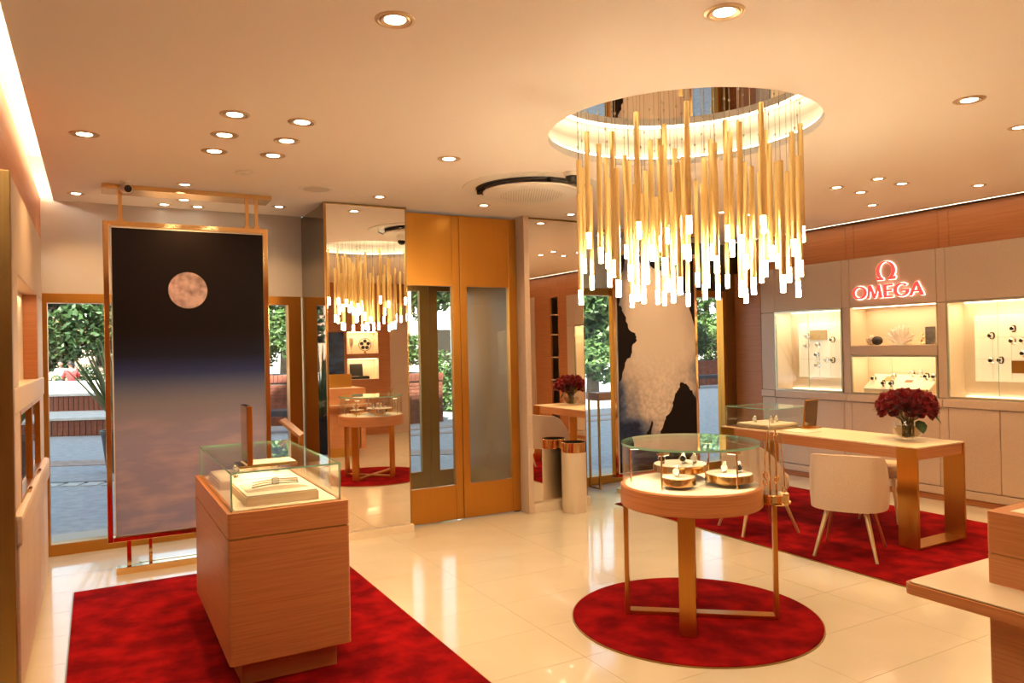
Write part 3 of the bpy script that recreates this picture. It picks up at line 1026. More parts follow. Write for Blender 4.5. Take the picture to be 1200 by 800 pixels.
# ================================================================== CHANDELIER
ZM = 2.945
CH = thing('chandelier', 'large chandelier of hanging gold rods with glowing tips over the round showcase', 'chandelier', (OC[0], OC[1], ZM))
mb = MB()
mb.lathe([(0.0, 0.0), (0.85, 0.0), (0.85, 0.02), (0.0, 0.02)], NSEG)
mb.build('mirror_canopy', plain('canopy_mirror', (0.92, 0.86, 0.80), 0.015, 1.0), CH, smooth=True, angle=0.8)
PEND = [(2.5, 3.63, 1.8), (2.41, 3.41, 2.1), (2.51, 3.64, 2.005), (2.64, 3.79, 2.005), (2.71, 3.81, 1.905), (2.41, 3.3, 2.005), (2.62, 3.52, 2.005), (2.54, 3.35, 2.1), (2.32, 3.06, 1.905), (2.69, 3.6, 1.905), (2.31, 3.02, 1.8), (2.93, 3.74, 2.1), (2.54, 3.21, 1.905), (3.06, 3.86, 1.8), (2.44, 3.01, 2.1), (2.63, 3.27, 1.8), (2.84, 3.47, 1.8), (2.77, 3.35, 1.905), (2.62, 3.12, 2.005), (2.98, 3.51, 1.8), (2.88, 3.35, 2.1), (2.71, 3.11, 2.1), (2.5, 2.89, 1.905), (3.33, 3.82, 1.905), (3.11, 3.6, 1.8), (2.97, 3.36, 1.8), (2.86, 3.2, 2.005), (2.52, 2.8, 1.8), (3.29, 3.61, 2.1), (2.81, 3.05, 2.005), (2.56, 2.77, 2.1), (3.37, 3.67, 1.8), (3.23, 3.43, 1.905), (2.98, 3.11, 1.8), (2.87, 2.98, 1.905), (2.91, 2.97, 2.005), (3.36, 3.48, 1.905), (2.71, 2.74, 1.905), (3.06, 3.09, 1.8), (3.52, 3.47, 1.905), (3.56, 3.51, 2.005), (2.9, 2.82, 2.005), (2.96, 2.91, 2.1), (2.81, 2.67, 2.005), (2.99, 2.85, 1.8), (3.51, 3.31, 1.8), (3.47, 3.26, 2.005), (2.92, 2.7, 1.8), (2.91, 2.62, 2.1), (3.42, 3.1, 1.905), (3.12, 2.8, 1.905), (3.6, 3.25, 2.1), (3.31, 2.95, 2.1), (3.28, 2.9, 2.005), (3.64, 3.17, 2.005), (2.96, 2.55, 1.8), (3.56, 3.02, 1.905), (3.2, 2.68, 2.005), (3.32, 2.74, 1.905), (3.37, 2.8, 1.8), (3.39, 2.78, 2.1)]
rod_me = MB().lathe([(0.0, 0.0), (0.0142, 0.0), (0.0142, 0.562), (0.0125, 0.565), (0.0, 0.565)], 14).mesh('rod', GOLDROD, True)
tip_me = MB().lathe([(0.0, -0.085), (0.0118, -0.085), (0.0128, -0.082), (0.0128, 0.0), (0.0, 0.0)], 12).mesh('light_tip', TIP, True)
cab = {}
for lv in (1.8, 1.905, 2.005, 2.1):
    mb = MB()
    top = ZM - (lv + 0.65)
    mb.tube([(0, 0, 0.565), (0, 0, 0.565 + top)], 0.0016, 5)
    mb.lathe([(0.0, 0.0), (0.005, 0.0), (0.005, 0.012), (0.0, 0.012)], 8, (0, 0, 0.565 + top*0.55))
    cab[lv] = mb.mesh('cable', plain('cable_%d' % int(lv*1000), (0.45, 0.36, 0.25), 0.4, 0.5))
for (px, py, lv) in PEND:
    r = link('rod', rod_me, CH, (px - OC[0], py - OC[1], lv + 0.085 - ZM))
    link('light_tip', tip_me, r)
    link('cable', cab[lv], r)

# ================================================================== CEILING FIXTURES
ring_me = MB().lathe([(0.068, -0.001), (0.074, -0.003), (0.076, -0.001), (0.064, -0.006), (0.058, -0.002), (0.054, -0.007), (0.046, -0.005), (0.038, -0.001)], 28).mesh('rim', RIM, True)
lens_me = MB().lathe([(0.0, -0.002), (0.039, -0.002)], 24).mesh('lens', LAMP)
sring_me = MB().lathe([(0.052, -0.001), (0.058, -0.003), (0.060, -0.001), (0.050, -0.006), (0.045, -0.002), (0.042, -0.006), (0.036, -0.005), (0.030, -0.001)], 28).mesh('rim', RIM, True)
slens_me = MB().lathe([(0.0, -0.002), (0.031, -0.002)], 24).mesh('lens', LAMP)
SIX = 'six downlights over the tall showcase'
DL = [
    (0.991, 2.614, 1, 'large downlight highest in view, alone left of the chandelier opening', None),
    (2.055, 2.011, 1, 'large downlight nearest the camera, above the chandelier opening', None),
    (3.958, 2.19, 1, 'downlight alone on the ceiling right of the chandelier opening', None),
    (0.644, 4.027, 1, 'first of the left row in the block of six downlights over the showcase', SIX),
    (0.983, 4.011, 1, 'first of the right row in the block of six downlights over the showcase', SIX),
    (0.652, 4.431, 1, 'middle of the left row in the block of six downlights over the showcase', SIX),
    (0.990, 4.408, 1, 'middle of the right row in the block of six downlights over the showcase', SIX),
    (0.648, 4.814, 1, 'last of the left row in the block of six downlights over the showcase', SIX),
    (0.986, 4.771, 1, 'last of the right row in the block of six downlights over the showcase', SIX),
    (-0.035, 4.733, 1, 'downlight nearest the glowing ceiling slot at left', None),
    (2.016, 4.395, 1, 'downlight alone between the six over the showcase and the round air vent', None),
    (2.009, 5.721, 0, 'small downlight in front of the left wall mirror', None),
    (2.943, 5.715, 0, 'small downlight in front of the brass doors', None),
    (0.583, 5.852, 0, 'small downlight in front of the moon poster\'s brass ceiling plate', None),
    (-0.11, 6.494, 0, 'small downlight in the far corner above the left window', None),
    (0.51, 6.70, 0, 'leftmost of three small downlights behind the moon poster\'s ceiling plate', None),
    (0.635, 6.44, 0, 'middle of three small downlights behind the moon poster\'s ceiling plate', None),
    (0.764, 6.70, 0, 'rightmost of three small downlights behind the moon poster\'s ceiling plate', None),
    (1.372, 6.441, 0, 'small downlight between the moon poster and the entrance box', None),
    (5.214, 3.936, 0, 'left of the four downlights over the desk', None),
    (5.236, 3.589, 0, 'nearest of the four downlights over the desk', None),
    (5.58, 3.622, 0, 'right of the four downlights over the desk', None),
    (5.578, 3.983, 0, 'farthest of the four downlights over the desk', None),
    (6.213, 4.324, 0, 'small downlight before the wall with the red lettering', None),
    (6.242, 3.399, 0, 'small downlight before the right edge of the display wall', None),
    (5.504, 5.147, 0, 'right of two small downlights behind the chandelier rods', None),
    (5.163, 5.142, 0, 'left of two small downlights behind the chandelier rods', None),
    (3.893, 5.79, 0, 'small downlight in front of the narrow mirror', None),
    (5.204, 5.943, 0, 'small downlight in front of the sea poster', None),
    # extra downlights, added beyond the view to light the shop
    (4.75, 2.35, 0, 'downlight over the near end of the desk rug, added out of view', None),
    (5.55, 2.35, 0, 'downlight before the near display wall, added out of view', None),
    (4.35, 0.9, 1, 'downlight over the right counter, added out of view', None),
    (5.9, 1.2, 0, 'downlight before the oak shelves, added out of view', None),
    (0.9, 0.6, 1, 'downlight added over the shop front part, behind the camera', None),
    (3.0, 0.4, 1, 'downlight added over the right counter, beside the camera', None),
]
for (px, py, big, lb, g) in DL:
    t = thing('downlight', 'recessed ' + lb if not lb[0].isupper() else lb, 'ceiling light', (px, py, CZ), 0, g or 'recessed downlights in the ceiling')
    link('rim', ring_me if big else sring_me, t)
    link('lens', lens_me if big else slens_me, t)
    light('downlight_lamp', 'SPOT', (0, 0, -0.014), DOWN_W*(1.0 if big else 0.8), WARM, t, spot_size=math.radians(112), spot_blend=0.9, shadow_soft_size=0.035)

for (px, py, lb) in DLV:  # lamps added out of sight to warm the vestibule side wall
    t = thing('downlight', 'recessed ' + lb, 'ceiling light', (px, py, 2.50), 0, 'recessed downlights in the ceiling')
    link('rim', sring_me, t)
    link('lens', slens_me, t)
    light('downlight_lamp', 'SPOT', (0, 0, -0.014), DOWN_W*1.2, WARM, t, spot_size=math.radians(140), spot_blend=0.9, shadow_soft_size=0.035)

# smoke detector and ceiling speaker
t = thing('smoke_detector', 'small flat white disc detector on the ceiling before the moon poster', 'detector', (0.902, 5.305, CZ))
MB().lathe([(0.0, -0.012), (0.05, -0.012), (0.058, -0.006), (0.058, 0.0)], 24).build('body', WHITE, t, smooth=True)
MB().lathe([(0.0, -0.018), (0.012, -0.018), (0.014, -0.012)], 12).build('sensor', WHITE, t, smooth=True)
t = thing('ceiling_speaker', 'flat round white speaker grille on the ceiling before the entrance box', 'speaker', (1.477, 5.62, CZ))
MB().lathe([(0.10, -0.006), (0.128, -0.008), (0.132, 0.0)], 36).build('rim', WHITE, t, smooth=True)
MB().lathe([(0.0, -0.007), (0.10, -0.006)], 36).build('grille', noisy('speaker_cloth', (0.62, 0.55, 0.48), (0.70, 0.62, 0.54), (1, 1, 1), 300, 2, 0.8), t)
# round air cassette
AC = (2.95, 4.93)
t = thing('ceiling_air_unit', 'round air conditioning outlet with a dark ring and a perforated disc in the ceiling', 'air vent', (AC[0], AC[1], CZ))
MB().lathe([(0.53, 0.0), (0.525, -0.007), (0.43, -0.012), (0.425, 0.0)], 64).build('flange', WHITE, t, smooth=True)
MB().lathe([(0.428, -0.010), (0.428, -0.001), (0.36, -0.001), (0.355, -0.012)], 64).build('air_slot', BLACK, t, smooth=True)
MB().lathe([(0.0, -0.062), (0.33, -0.062), (0.365, -0.050), (0.372, -0.038), (0.30, -0.02), (0.0, -0.012)], 64).build('disc', WHITE, t, smooth=True)
mb = MB()
for a in range(-12, 13):
    for b in range(-12, 13):
        x_, y_ = a*0.022 + (b % 2)*0.011, b*0.020
        if x_*x_ + y_*y_ < 0.245**2:
            mb.lathe([(0.0, -0.0628), (0.0045, -0.0628)], 6, (x_, y_, 0))
mb.build('perforations', plain('hole_brown', (0.30, 0.22, 0.15), 0.8), t, kind='stuff')
for k in range(3):
    a = k*2*PI/3 + 0.35
    MB().box(0.36, 0.425, -0.012, 0.012, -0.03, -0.004, M=R_(a, 4, 'Z')).build('bracket', BLACK, t)
# cameras
t = thing('security_camera', 'small white security camera with a dark lens above the moon poster', 'camera', (0.205, 5.90, CZ))
MB().lathe([(0.0, 0.0), (0.038, 0.0), (0.038, -0.012), (0.012, -0.016), (0.012, -0.03)], 20).build('mount', WHITE, t, smooth=True)
Mc = Matrix.Translation((0, 0.015, -0.05)) @ R_(math.radians(15), 4, 'Z') @ R_(math.radians(100), 4, 'X')
MB().lathe([(0.0, -0.055), (0.024, -0.055), (0.032, -0.04), (0.032, 0.04), (0.028, 0.048), (0.026, 0.05)], 20, M=Mc).build('body', WHITE, t, smooth=True)
MB().lathe([(0.026, 0.048), (0.022, 0.05), (0.012, 0.046), (0.0, 0.050)], 20, M=Mc).build('lens', BLACK, t, smooth=True)
t = thing('dome_camera', 'small dark dome camera on the ceiling, seen in the left mirror', 'camera', (2.96, 4.38, CZ))
MB().lathe([(0.0, 0.0), (0.055, 0.0), (0.055, -0.025), (0.045, -0.03)], 24).build('base', WHITE, t, smooth=True)
MB().lathe([(0.045, -0.03), (0.042, -0.055), (0.025, -0.075), (0.0, -0.082)], 24).build('dome', BLACK, t, smooth=True)
# ================================================================== POSTERS


def poster_mat_moon():
    m, n, l, b = newmat('moon_print')
    tc = n.new('ShaderNodeTexCoord')
    sep = n.new('ShaderNodeSeparateXYZ')
    l.new(tc.outputs['Object'], sep.inputs[0])
    mr = n.new('ShaderNodeMapRange')
    mr.inputs['From Min'].default_value = 0.0
    mr.inputs['From Max'].default_value = 2.2
    l.new(sep.outputs['Z'], mr.inputs['Value'])
    no = n.new('ShaderNodeTexNoise')
    mp = n.new('ShaderNodeMapping')
    mp.inputs['Scale'].default_value = (1.3, 1, 5.0)
    l.new(tc.outputs['Object'], mp.inputs[0])
    l.new(mp.outputs[0], no.inputs['Vector'])
    no.inputs['Scale'].default_value = 2.2
    no.inputs['Detail'].default_value = 8
    cr = n.new('ShaderNodeValToRGB')
    e = cr.color_ramp.elements
    e[0].position, e[0].color = 0.0, (0.22, 0.21, 0.36, 1)
    e[1].position, e[1].color = 1.0, (0.012, 0.007, 0.006, 1)
    for p, c in ((0.30, (0.26, 0.235, 0.37, 1)), (0.42, (0.19, 0.185, 0.25, 1)), (0.475, (0.10, 0.12, 0.22, 1)), (0.52, (0.030, 0.045, 0.15, 1)), (0.58, (0.012, 0.013, 0.03, 1)), (0.66, (0.010, 0.006, 0.006, 1))):
        q = e.new(p)
        q.color = c
    l.new(mr.outputs[0], cr.inputs[0])
    # clouds over the lower part
    cl = n.new('ShaderNodeMapRange')
    cl.inputs['From Min'].default_value = 0.45
    cl.inputs['From Max'].default_value = 0.75
    l.new(no.outputs['Fac'], cl.inputs['Value'])
    lowm = n.new('ShaderNodeMapRange')
    lowm.inputs['From Min'].default_value = 0.40
    lowm.inputs['From Max'].default_value = 0.28
    l.new(mr.outputs[0], lowm.inputs['Value'])
    mul = n.new('ShaderNodeMath')
    mul.operation = 'MULTIPLY'
    l.new(cl.outputs[0], mul.inputs[0])
    l.new(lowm.outputs[0], mul.inputs[1])
    mx = n.new('ShaderNodeMixRGB')
    mx.inputs[2].default_value = (0.42, 0.32, 0.40, 1)
    l.new(mul.outputs[0], mx.inputs[0])
    l.new(cr.outputs[0], mx.inputs[1])
    # moon
    vd = n.new('ShaderNodeVectorMath')
    vd.operation = 'DISTANCE'
    cmb = n.new('ShaderNodeCombineXYZ')
    l.new(sep.outputs['X'], cmb.inputs[0])
    l.new(sep.outputs['Z'], cmb.inputs[2])
    l.new(cmb.outputs[0], vd.inputs[0])
    vd.inputs[1].default_value = (0.495, 0, 1.752)
    mm = n.new('ShaderNodeMapRange')
    mm.inputs['From Min'].default_value = 0.136
    mm.inputs['From Max'].default_value = 0.131
    l.new(vd.outputs['Value'], mm.inputs['Value'])
    no2 = n.new('ShaderNodeTexNoise')
    no2.inputs['Scale'].default_value = 11
    no2.inputs['Detail'].default_value = 5
    l.new(tc.outputs['Object'], no2.inputs['Vector'])
    c2 = n.new('ShaderNodeValToRGB')
    c2.color_ramp.elements[0].position, c2.color_ramp.elements[0].color = 0.40, (0.30, 0.20, 0.19, 1)
    c2.color_ramp.elements[1].position, c2.color_ramp.elements[1].color = 0.60, (0.66, 0.47, 0.46, 1)
    l.new(no2.outputs['Fac'], c2.inputs[0])
    mx2 = n.new('ShaderNodeMixRGB')
    l.new(mm.outputs[0], mx2.inputs[0])
    l.new(mx.outputs[0], mx2.inputs[1])
    l.new(c2.outputs[0], mx2.inputs[2])
    l.new(mx2.outputs[0], b.inputs['Base Color'])
    b.inputs['Roughness'].default_value = 0.4
    b.inputs['Specular IOR Level'].default_value = 0.15
    return m


def poster_mat_sea():
    m, n, l, b = newmat('sea_print')
    tc = n.new('ShaderNodeTexCoord')
    sep = n.new('ShaderNodeSeparateXYZ')
    l.new(tc.outputs['Object'], sep.inputs[0])
    no = n.new('ShaderNodeTexNoise')
    no.inputs['Scale'].default_value = 2.6
    no.inputs['Detail'].default_value = 7
    l.new(tc.outputs['Object'], no.inputs['Vector'])
    # distance from the bright patch, an upright oval at (0.62, 1.22)
    sx = n.new('ShaderNodeMath'); sx.operation = 'MULTIPLY_ADD'
    sx.inputs[1].default_value = 1.0/0.66; sx.inputs[2].default_value = -0.58/0.66
    l.new(sep.outputs['X'], sx.inputs[0])
    sz = n.new('ShaderNodeMath'); sz.operation = 'MULTIPLY_ADD'
    sz.inputs[1].default_value = 1.0/1.12; sz.inputs[2].default_value = -1.42/1.12
    l.new(sep.outputs['Z'], sz.inputs[0])
    cmb = n.new('ShaderNodeCombineXYZ')
    l.new(sx.outputs[0], cmb.inputs[0]); l.new(sz.outputs[0], cmb.inputs[1])
    ln = n.new('ShaderNodeVectorMath'); ln.operation = 'LENGTH'
    l.new(cmb.outputs[0], ln.inputs[0])
    ad = n.new('ShaderNodeMath'); ad.operation = 'MULTIPLY_ADD'
    ad.inputs[1].default_value = 0.9
    l.new(no.outputs['Fac'], ad.inputs[0]); l.new(ln.outputs['Value'], ad.inputs[2])
    cr = n.new('ShaderNodeValToRGB')
    e = cr.color_ramp.elements
    e[0].position, e[0].color = 0.62, (0.74, 0.66, 0.60, 1)
    e[1].position, e[1].color = 1.0, (0.022, 0.034, 0.085, 1)
    for p, c in ((0.80, (0.62, 0.54, 0.49, 1)), (0.89, (0.30, 0.29, 0.33, 1)), (0.95, (0.10, 0.13, 0.23, 1))):
        e.new(p).color = c
    sc = n.new('ShaderNodeMath'); sc.operation = 'MULTIPLY'; sc.inputs[1].default_value = 0.66
    l.new(ad.outputs[0], sc.inputs[0])
    l.new(sc.outputs[0], cr.inputs[0])
    # ripples in the lower part
    wv = n.new('ShaderNodeTexNoise')
    wv.inputs['Scale'].default_value = 22; wv.inputs['Detail'].default_value = 3
    l.new(tc.outputs['Object'], wv.inputs['Vector'])
    rr = n.new('ShaderNodeMapRange'); rr.inputs['From Min'].default_value = 0.35; rr.inputs['From Max'].default_value = 0.65
    rr.inputs['To Min'].default_value = 0.78; rr.inputs['To Max'].default_value = 1.12
    l.new(wv.outputs['Fac'], rr.inputs['Value'])
    zz = n.new('ShaderNodeMapRange'); zz.inputs['From Min'].default_value = 0.7; zz.inputs['From Max'].default_value = 1.35
    zz.inputs['To Min'].default_value = 1.0; zz.inputs['To Max'].default_value = 0.0
    l.new(sep.outputs['Z'], zz.inputs['Value'])
    mxf = n.new('ShaderNodeMixRGB'); mxf.blend_type = 'MULTIPLY'
    l.new(zz.outputs[0], mxf.inputs[0]); l.new(cr.outputs[0], mxf.inputs[1]); l.new(rr.outputs[0], mxf.inputs[2])
    l.new(mxf.outputs[0], b.inputs['Base Color'])
    b.inputs['Roughness'].default_value = 0.4
    b.inputs['Specular IOR Level'].default_value = 0.15
    return m


def poster(name, label, loc, W, H, mat, z0):
    # stands on loc (floor); picture frame from z0 to z0+H
    t = thing(name, label, 'poster', loc)
    f = 0.035
    mb = MB()
    mb.box(0, f, -0.02, 0.05, z0, z0 + H, 0.003)
    mb.box(W - f, W, -0.02, 0.05, z0, z0 + H, 0.003)
    mb.box(f, W - f, -0.02, 0.05, z0, z0 + f, 0.003)
    mb.box(f, W - f, -0.02, 0.05, z0 + H - f, z0 + H, 0.003)
    mb.build('frame', BRASSP, t)
    bx('backing', WHITE, f + 0.012, W - f - 0.004, -0.018, 0.03, z0 + f + 0.004, z0 + H - f - 0.01, t)
    bx('picture', mat, 0, W - 2*f - 0.026, -0.006, 0.0, 0, H - 2*f - 0.024, t)
    bpy.data.objects[-1] if False else None
    p = [c for c in bpy.data.objects if c.parent is t and c.name.startswith('picture')][0]
    p.location = (f + 0.020, -0.018, z0 + f + 0.010)
    for xx in (0.10, W - 0.16, W - 0.09):
        bx('hanging_post', BRASSP, xx, xx + 0.025, 0.0, 0.03, z0 + H, CZ - 0.035, t)
        bx('clamp', BRASSP, xx - 0.01, xx + 0.035, -0.006, 0.036, z0 + H, z0 + H + 0.02, t, 0.002)
    bx('ceiling_plate', BRASSP, 0.0, W + 0.04, 0.0, 0.24, CZ - 0.035, CZ - 0.001, t, 0.002)
    for xx in (0.12, W - 0.16):
        bx('foot_post', BRASSP, xx, xx + 0.028, 0.0, 0.03, 0.03, z0, t)
    for xx in (0.27, W - 0.30):
        bx('foot_post', BRASSP, xx, xx + 0.022, 0.16, 0.185, 0.03, z0 + 0.05, t)
    bx('base_bar', BRASSP, 0.05, W - 0.02, -0.025, 0.05, 0.0, 0.05, t, 0.003)
    bx('base_bar', BRASSP, 0.20, W - 0.02, 0.15, 0.195, 0.0, 0.03, t, 0.003)
    return t, p


pm, pp = poster('moon_poster', 'tall dark poster of a full moon over hazy clouds in a brass frame', (0.057, 6.02, 0), 1.13, 2.285, poster_mat_moon(), 0.232)
ps, pq = poster('sea_poster', 'tall poster of glowing water between dark rocks in a brass frame', (4.72, 6.30, 0), 1.17, 2.38, poster_mat_sea(), 0.17)
# printed silhouettes on the sea picture (local u right, v up)
PRINTD = plain('print_dark', (0.012, 0.008, 0.008), 0.5, spec=0.1)
rs = random.Random(4)


def jag(pts, amp, n=5):
    out = []
    for (a, b) in zip(pts, pts[1:]):
        for k in range(n):
            s = k/n
            out.append((a[0] + (b[0]-a[0])*s + rs.uniform(-amp, amp), a[1] + (b[1]-a[1])*s + rs.uniform(-amp, amp)))
    out.append(pts[-1])
    return out


PW, PH = 1.17 - 0.07 - 0.026, 2.38 - 0.07 - 0.024
shapes = [
    [(0.002, PH - 0.004)] + [(0.002, 0.95)] + jag([(0.04, 0.98), (0.09, 1.16), (0.17, 1.22), (0.19, 1.34), (0.25, 1.38), (0.24, 1.46), (0.15, 1.50), (0.10, 1.66), (0.03, 1.76), (0.03, 2.0), (0.10, PH - 0.12)], 0.010) + [(0.12, PH - 0.004)],
    [(PW - 0.002, 0.10)] + [(PW - 0.002, 0.72)] + jag([(PW - 0.05, 0.80), (PW - 0.12, 0.88), (PW - 0.22, 0.92), (PW - 0.26, 0.83), (PW - 0.31, 0.80), (PW - 0.36, 0.62), (PW - 0.46, 0.53), (PW - 0.52, 0.40), (PW - 0.55, 0.28), (PW - 0.50, 0.10)], 0.010),
    [(0.002, 0.002), (PW - 0.002, 0.002), (PW - 0.002, 0.10)] + jag([(PW - 0.5, 0.10), (0.3, 0.06), (0.002, 0.10)], 0.008),
    [(0.12, PH - 0.004), (PW - 0.002, PH - 0.004), (PW - 0.002, PH - 0.75)][::-1] + jag([(0.14, PH - 0.03), (0.45, PH - 0.10), (0.62, PH - 0.16), (0.86, PH - 0.20), (0.96, PH - 0.45), (PW - 0.004, PH - 0.75)], 0.012),
    [(0.33, 0.28), (0.36, 0.40), (0.40, 0.44), (0.43, 0.52), (0.45, 0.50), (0.425, 0.42), (0.41, 0.36), (0.42, 0.30), (0.40, 0.24), (0.39, 0.33), (0.36, 0.33), (0.35, 0.27)],
]
mb = MB()
for sh in shapes:
    mb.prism(sh, -0.0068, -0.0062, lambda u, v, d: (u, d, v))
mb.build('print_silhouette', PRINTD, pq)

# ================================================================== RUGS


def rug(label, x0, x1, y0, y1):
    mb = MB()
    mb.box(x0, x1, y0, y1, 0.0, 0.012, 0.004)
    t = thing('rug', label, 'rug', (0, 0, 0))
    mb.build('pile', CARPET, t)
    e = 0.006
    mb = MB()
    for (a, b, c, d) in ((x0 - e, x0, y0 - e, y1 + e), (x1, x1 + e, y0 - e, y1 + e), (x0, x1, y0 - e, y0), (x0, x1, y1, y1 + e)):
        mb.box(a, b, c, d, 0, 0.007)
    mb.build('edging', BRASSD, t)
    return t


rug('rectangular red rug under the tall glass-topped showcase', -0.145, 1.575, 1.6, 5.70)
rug('rectangular red rug under the desk and cream chairs', 4.42, 6.46, 2.78, 5.90)
t = thing('rug', 'round red rug under the round showcase', 'rug', (2.96, 3.235, 0))
MB().lathe([(0.0, 0.012), (0.683, 0.012), (0.688, 0.008), (0.688, 0.0), (0.0, 0.0)], 96).build('pile', CARPET, t, smooth=True)
MB().lathe([(0.688, 0.007), (0.694, 0.007), (0.694, 0.0), (0.688, 0.0)], 96).build('edging', BRASSD, t, smooth=True)

# ================================================================== TALL SHOWCASE (left)
SX, SY = 0.795, 4.235
RZ = 0.012
t = thing('showcase', 'tall rectangular oak showcase with a glass box top standing on the left red rug', 'showcase', (SX, SY, RZ))
zt = 0.825 - RZ


def rbox(mb, x0, x1, y0, y1, z0, z1, r, seg=5):
    pts = []
    for cx, cy, a in ((x1 - r, y1 - r, 0), (x0 + r, y1 - r, PI/2), (x0 + r, y0 + r, PI), (x1 - r, y0 + r, 1.5*PI)):
        for k in range(seg + 1):
            b = a + PI/2*k/seg
            pts.append((cx + r*math.cos(b), cy + r*math.sin(b)))
    mb.prism(pts, z0, z1, lambda u, v, d: (u, v, d))
    return mb


X0, X1, Y0, Y1 = -0.282, 0.282, -0.635, 0.635
rbox(MB(), X0, X1, Y0, Y1, 0.120, 0.690, 0.015).build('cabinet_body', OAK, t, smooth=True, angle=0.5)
rbox(MB(), X0 + 0.006, X1 - 0.006, Y0 + 0.006, Y1 - 0.006, 0.690, 0.699, 0.012).build('seam_strip', BRASSD, t)
rbox(MB(), X0, X1, Y0, Y1, 0.699, zt, 0.015).build('drawer_front', OAK, t, smooth=True, angle=0.5)
rbox(MB(), X0 + 0.06, X1 - 0.055, Y0 + 0.07, Y1 - 0.07, 0.0, 0.120, 0.004).build('plinth', OAK, t)
bx('display_bed', WHITEP, X0 + 0.04, X1 - 0.045, Y0 + 0.045, Y1 - 0.10, zt, zt + 0.004, t)
gx0, gx1, gy0, gy1, gz0, gz1 = X0 + 0.02, X1 - 0.032, Y0 + 0.03, Y1 - 0.08, zt, 1.0 - RZ
g = 0.008
for (a, b, c, d) in ((gx0, gx1, gy0, gy0 + g), (gx0, gx1, gy1 - g, gy1), (gx0, gx0 + g, gy0 + g, gy1 - g), (gx1 - g, gx1, gy0 + g, gy1 - g)):
    MB().pane(a, b, c, d, gz0, gz1).build('glass_pane', [GLASS, GLASSE], t)
MB().pane(gx0, gx1, gy0, gy1, gz1, gz1 + g).build('glass_top', [GLASS, GLASSE], t)
light('case_lamp', 'AREA', (0.0, -0.05, gz1 - 0.012), 1.1, WARM2, t, shape='RECTANGLE', size=0.30, size_y=0.9)
ZB = 0.825 + 0.0045


def tray(name, label, x0, x1, y0, y1, z, h):
    t = thing(name, label, 'tray', ((x0+x1)/2, (y0+y1)/2, z))
    w, d = (x1-x0)/2, (y1-y0)/2
    bx('base', OAKL, -w, w, -d, d, 0, h - 0.008, t, 0.002)
    bx('pad', WHITEP, -w + 0.006, w - 0.006, -d + 0.006, d - 0.006, h - 0.008, h, t, 0.002)
    return t


tray('watch_tray', 'cream tray at the back of the tall glass showcase, under the standing mirror', 0.565, 0.955, 4.22, 4.66, ZB, 0.045)
tray('watch_tray', 'cream tray at the front of the tall glass showcase holding three flat bracelets', 0.61, 0.955, 3.70, 4.18, ZB, 0.050)
t = thing('bracelet_cushion', 'low curved cream cushion under the three bracelets in the tall showcase', 'cushion', (0.78, 3.90, ZB + 0.050))
mb = MB()
mb.prism([(-0.15, 0.0)] + [(0.15*math.cos(PI - PI*k/12), 0.022*math.sin(PI*k/12)) for k in range(1, 12)] + [(0.15, 0.0)], -0.11, 0.11, lambda u, v, d: (u, d, v))
mb.build('pad', WHITEP, t, smooth=True)
# flat bracelet watches
mb = MB()
for k in range(17):
    u = -0.11 + 0.22*k/16
    if abs(u) < 0.02:
        continue
    zc = 0.022*math.sqrt(max(0, 1 - (u/0.15)**2))
    mb.box(u - 0.0055, u + 0.0055, -0.009, 0.009, zc, zc + 0.005, 0.001)
DSTEEL = plain('dark_steel', (0.30, 0.27, 0.24), 0.25, 1.0)
flat_strap = mb.mesh('bracelet', DSTEEL)
flat_case = MB().lathe([(0.0, 0.021), (0.018, 0.021), (0.020, 0.025), (0.0195, 0.031), (0.017, 0.0305), (0.0165, 0.029)], 20).mesh('watch_case', DSTEEL, True)
flat_dial = MB().lathe([(0.0, 0.0295), (0.0166, 0.0295)], 20).mesh('dial', DIALB)
for k, lb in enumerate(('front of three steel bracelet watches laid flat in the tall showcase', 'middle of three steel bracelet watches laid flat in the tall showcase', 'back of three steel bracelet watches laid flat in the tall showcase')):
    t = thing('wristwatch', lb, 'watch', (0.775 + 0.012*k, 3.835 + 0.062*k, ZB + 0.0505), 0.10, 'bracelet watches on the front tray')
    link('bracelet', flat_strap, t)
    link('watch_case', flat_case, t)
    link('dial', flat_dial, t)
for (px, py, lb) in ((0.665, 4.33, 'steel watch looped upright at the left of the back tray in the tall showcase'), (0.80, 4.53, 'steel watch looped upright in the middle of the back tray in the tall showcase'), (0.895, 4.40, 'pale watch looped upright at the right of the back tray in the tall showcase')):
    watch('white', (px, py, ZB + 0.045 + 0.034), lb, 'upright watches on the back tray', rz=1.1)
# vanity mirror on the glass
t = thing('vanity_mirror', 'small upright brass-framed mirror on a flat base on top of the tall glass showcase', 'mirror', (0.72, 3.81, 1.0 + g))
bx('base', BRASSP, -0.13, 0.14, -0.085, 0.085, 0, 0.012, t, 0.002)
bx('base_pad', WHITEP, -0.10, 0.135, -0.08, 0.08, 0.012, 0.015, t)
bx('frame', BRASSP, -0.095, -0.070, -0.085, 0.085, 0.012, 0.295, t, 0.003)
bx('glass', MIRROR, -0.070, -0.068, -0.078, 0.078, 0.02, 0.288, t)
# lectern sign behind
t = thing('sign_stand', 'small slanted brown sign holder on a thin post behind the tall showcase', 'stand', (1.235, 5.25, 0))
MB().box(-0.085, 0.085, -0.009, 0.009, -0.085, 0.085, 0.002, M=Matrix.Translation((-0.060, 0, 1.035)) @ R_(1.15, 4, 'Z') @ R_(-0.85, 4, 'X')).build('plate', plain('brown_plate', (0.22, 0.10, 0.045), 0.35), t)
bx('post', BRASS, -0.012, 0.016, -0.014, 0.014, 0.012, 0.985, t, 0.002)
bx('base', BRASS, -0.11, 0.11, -0.11, 0.11, 0, 0.012, t, 0.002)

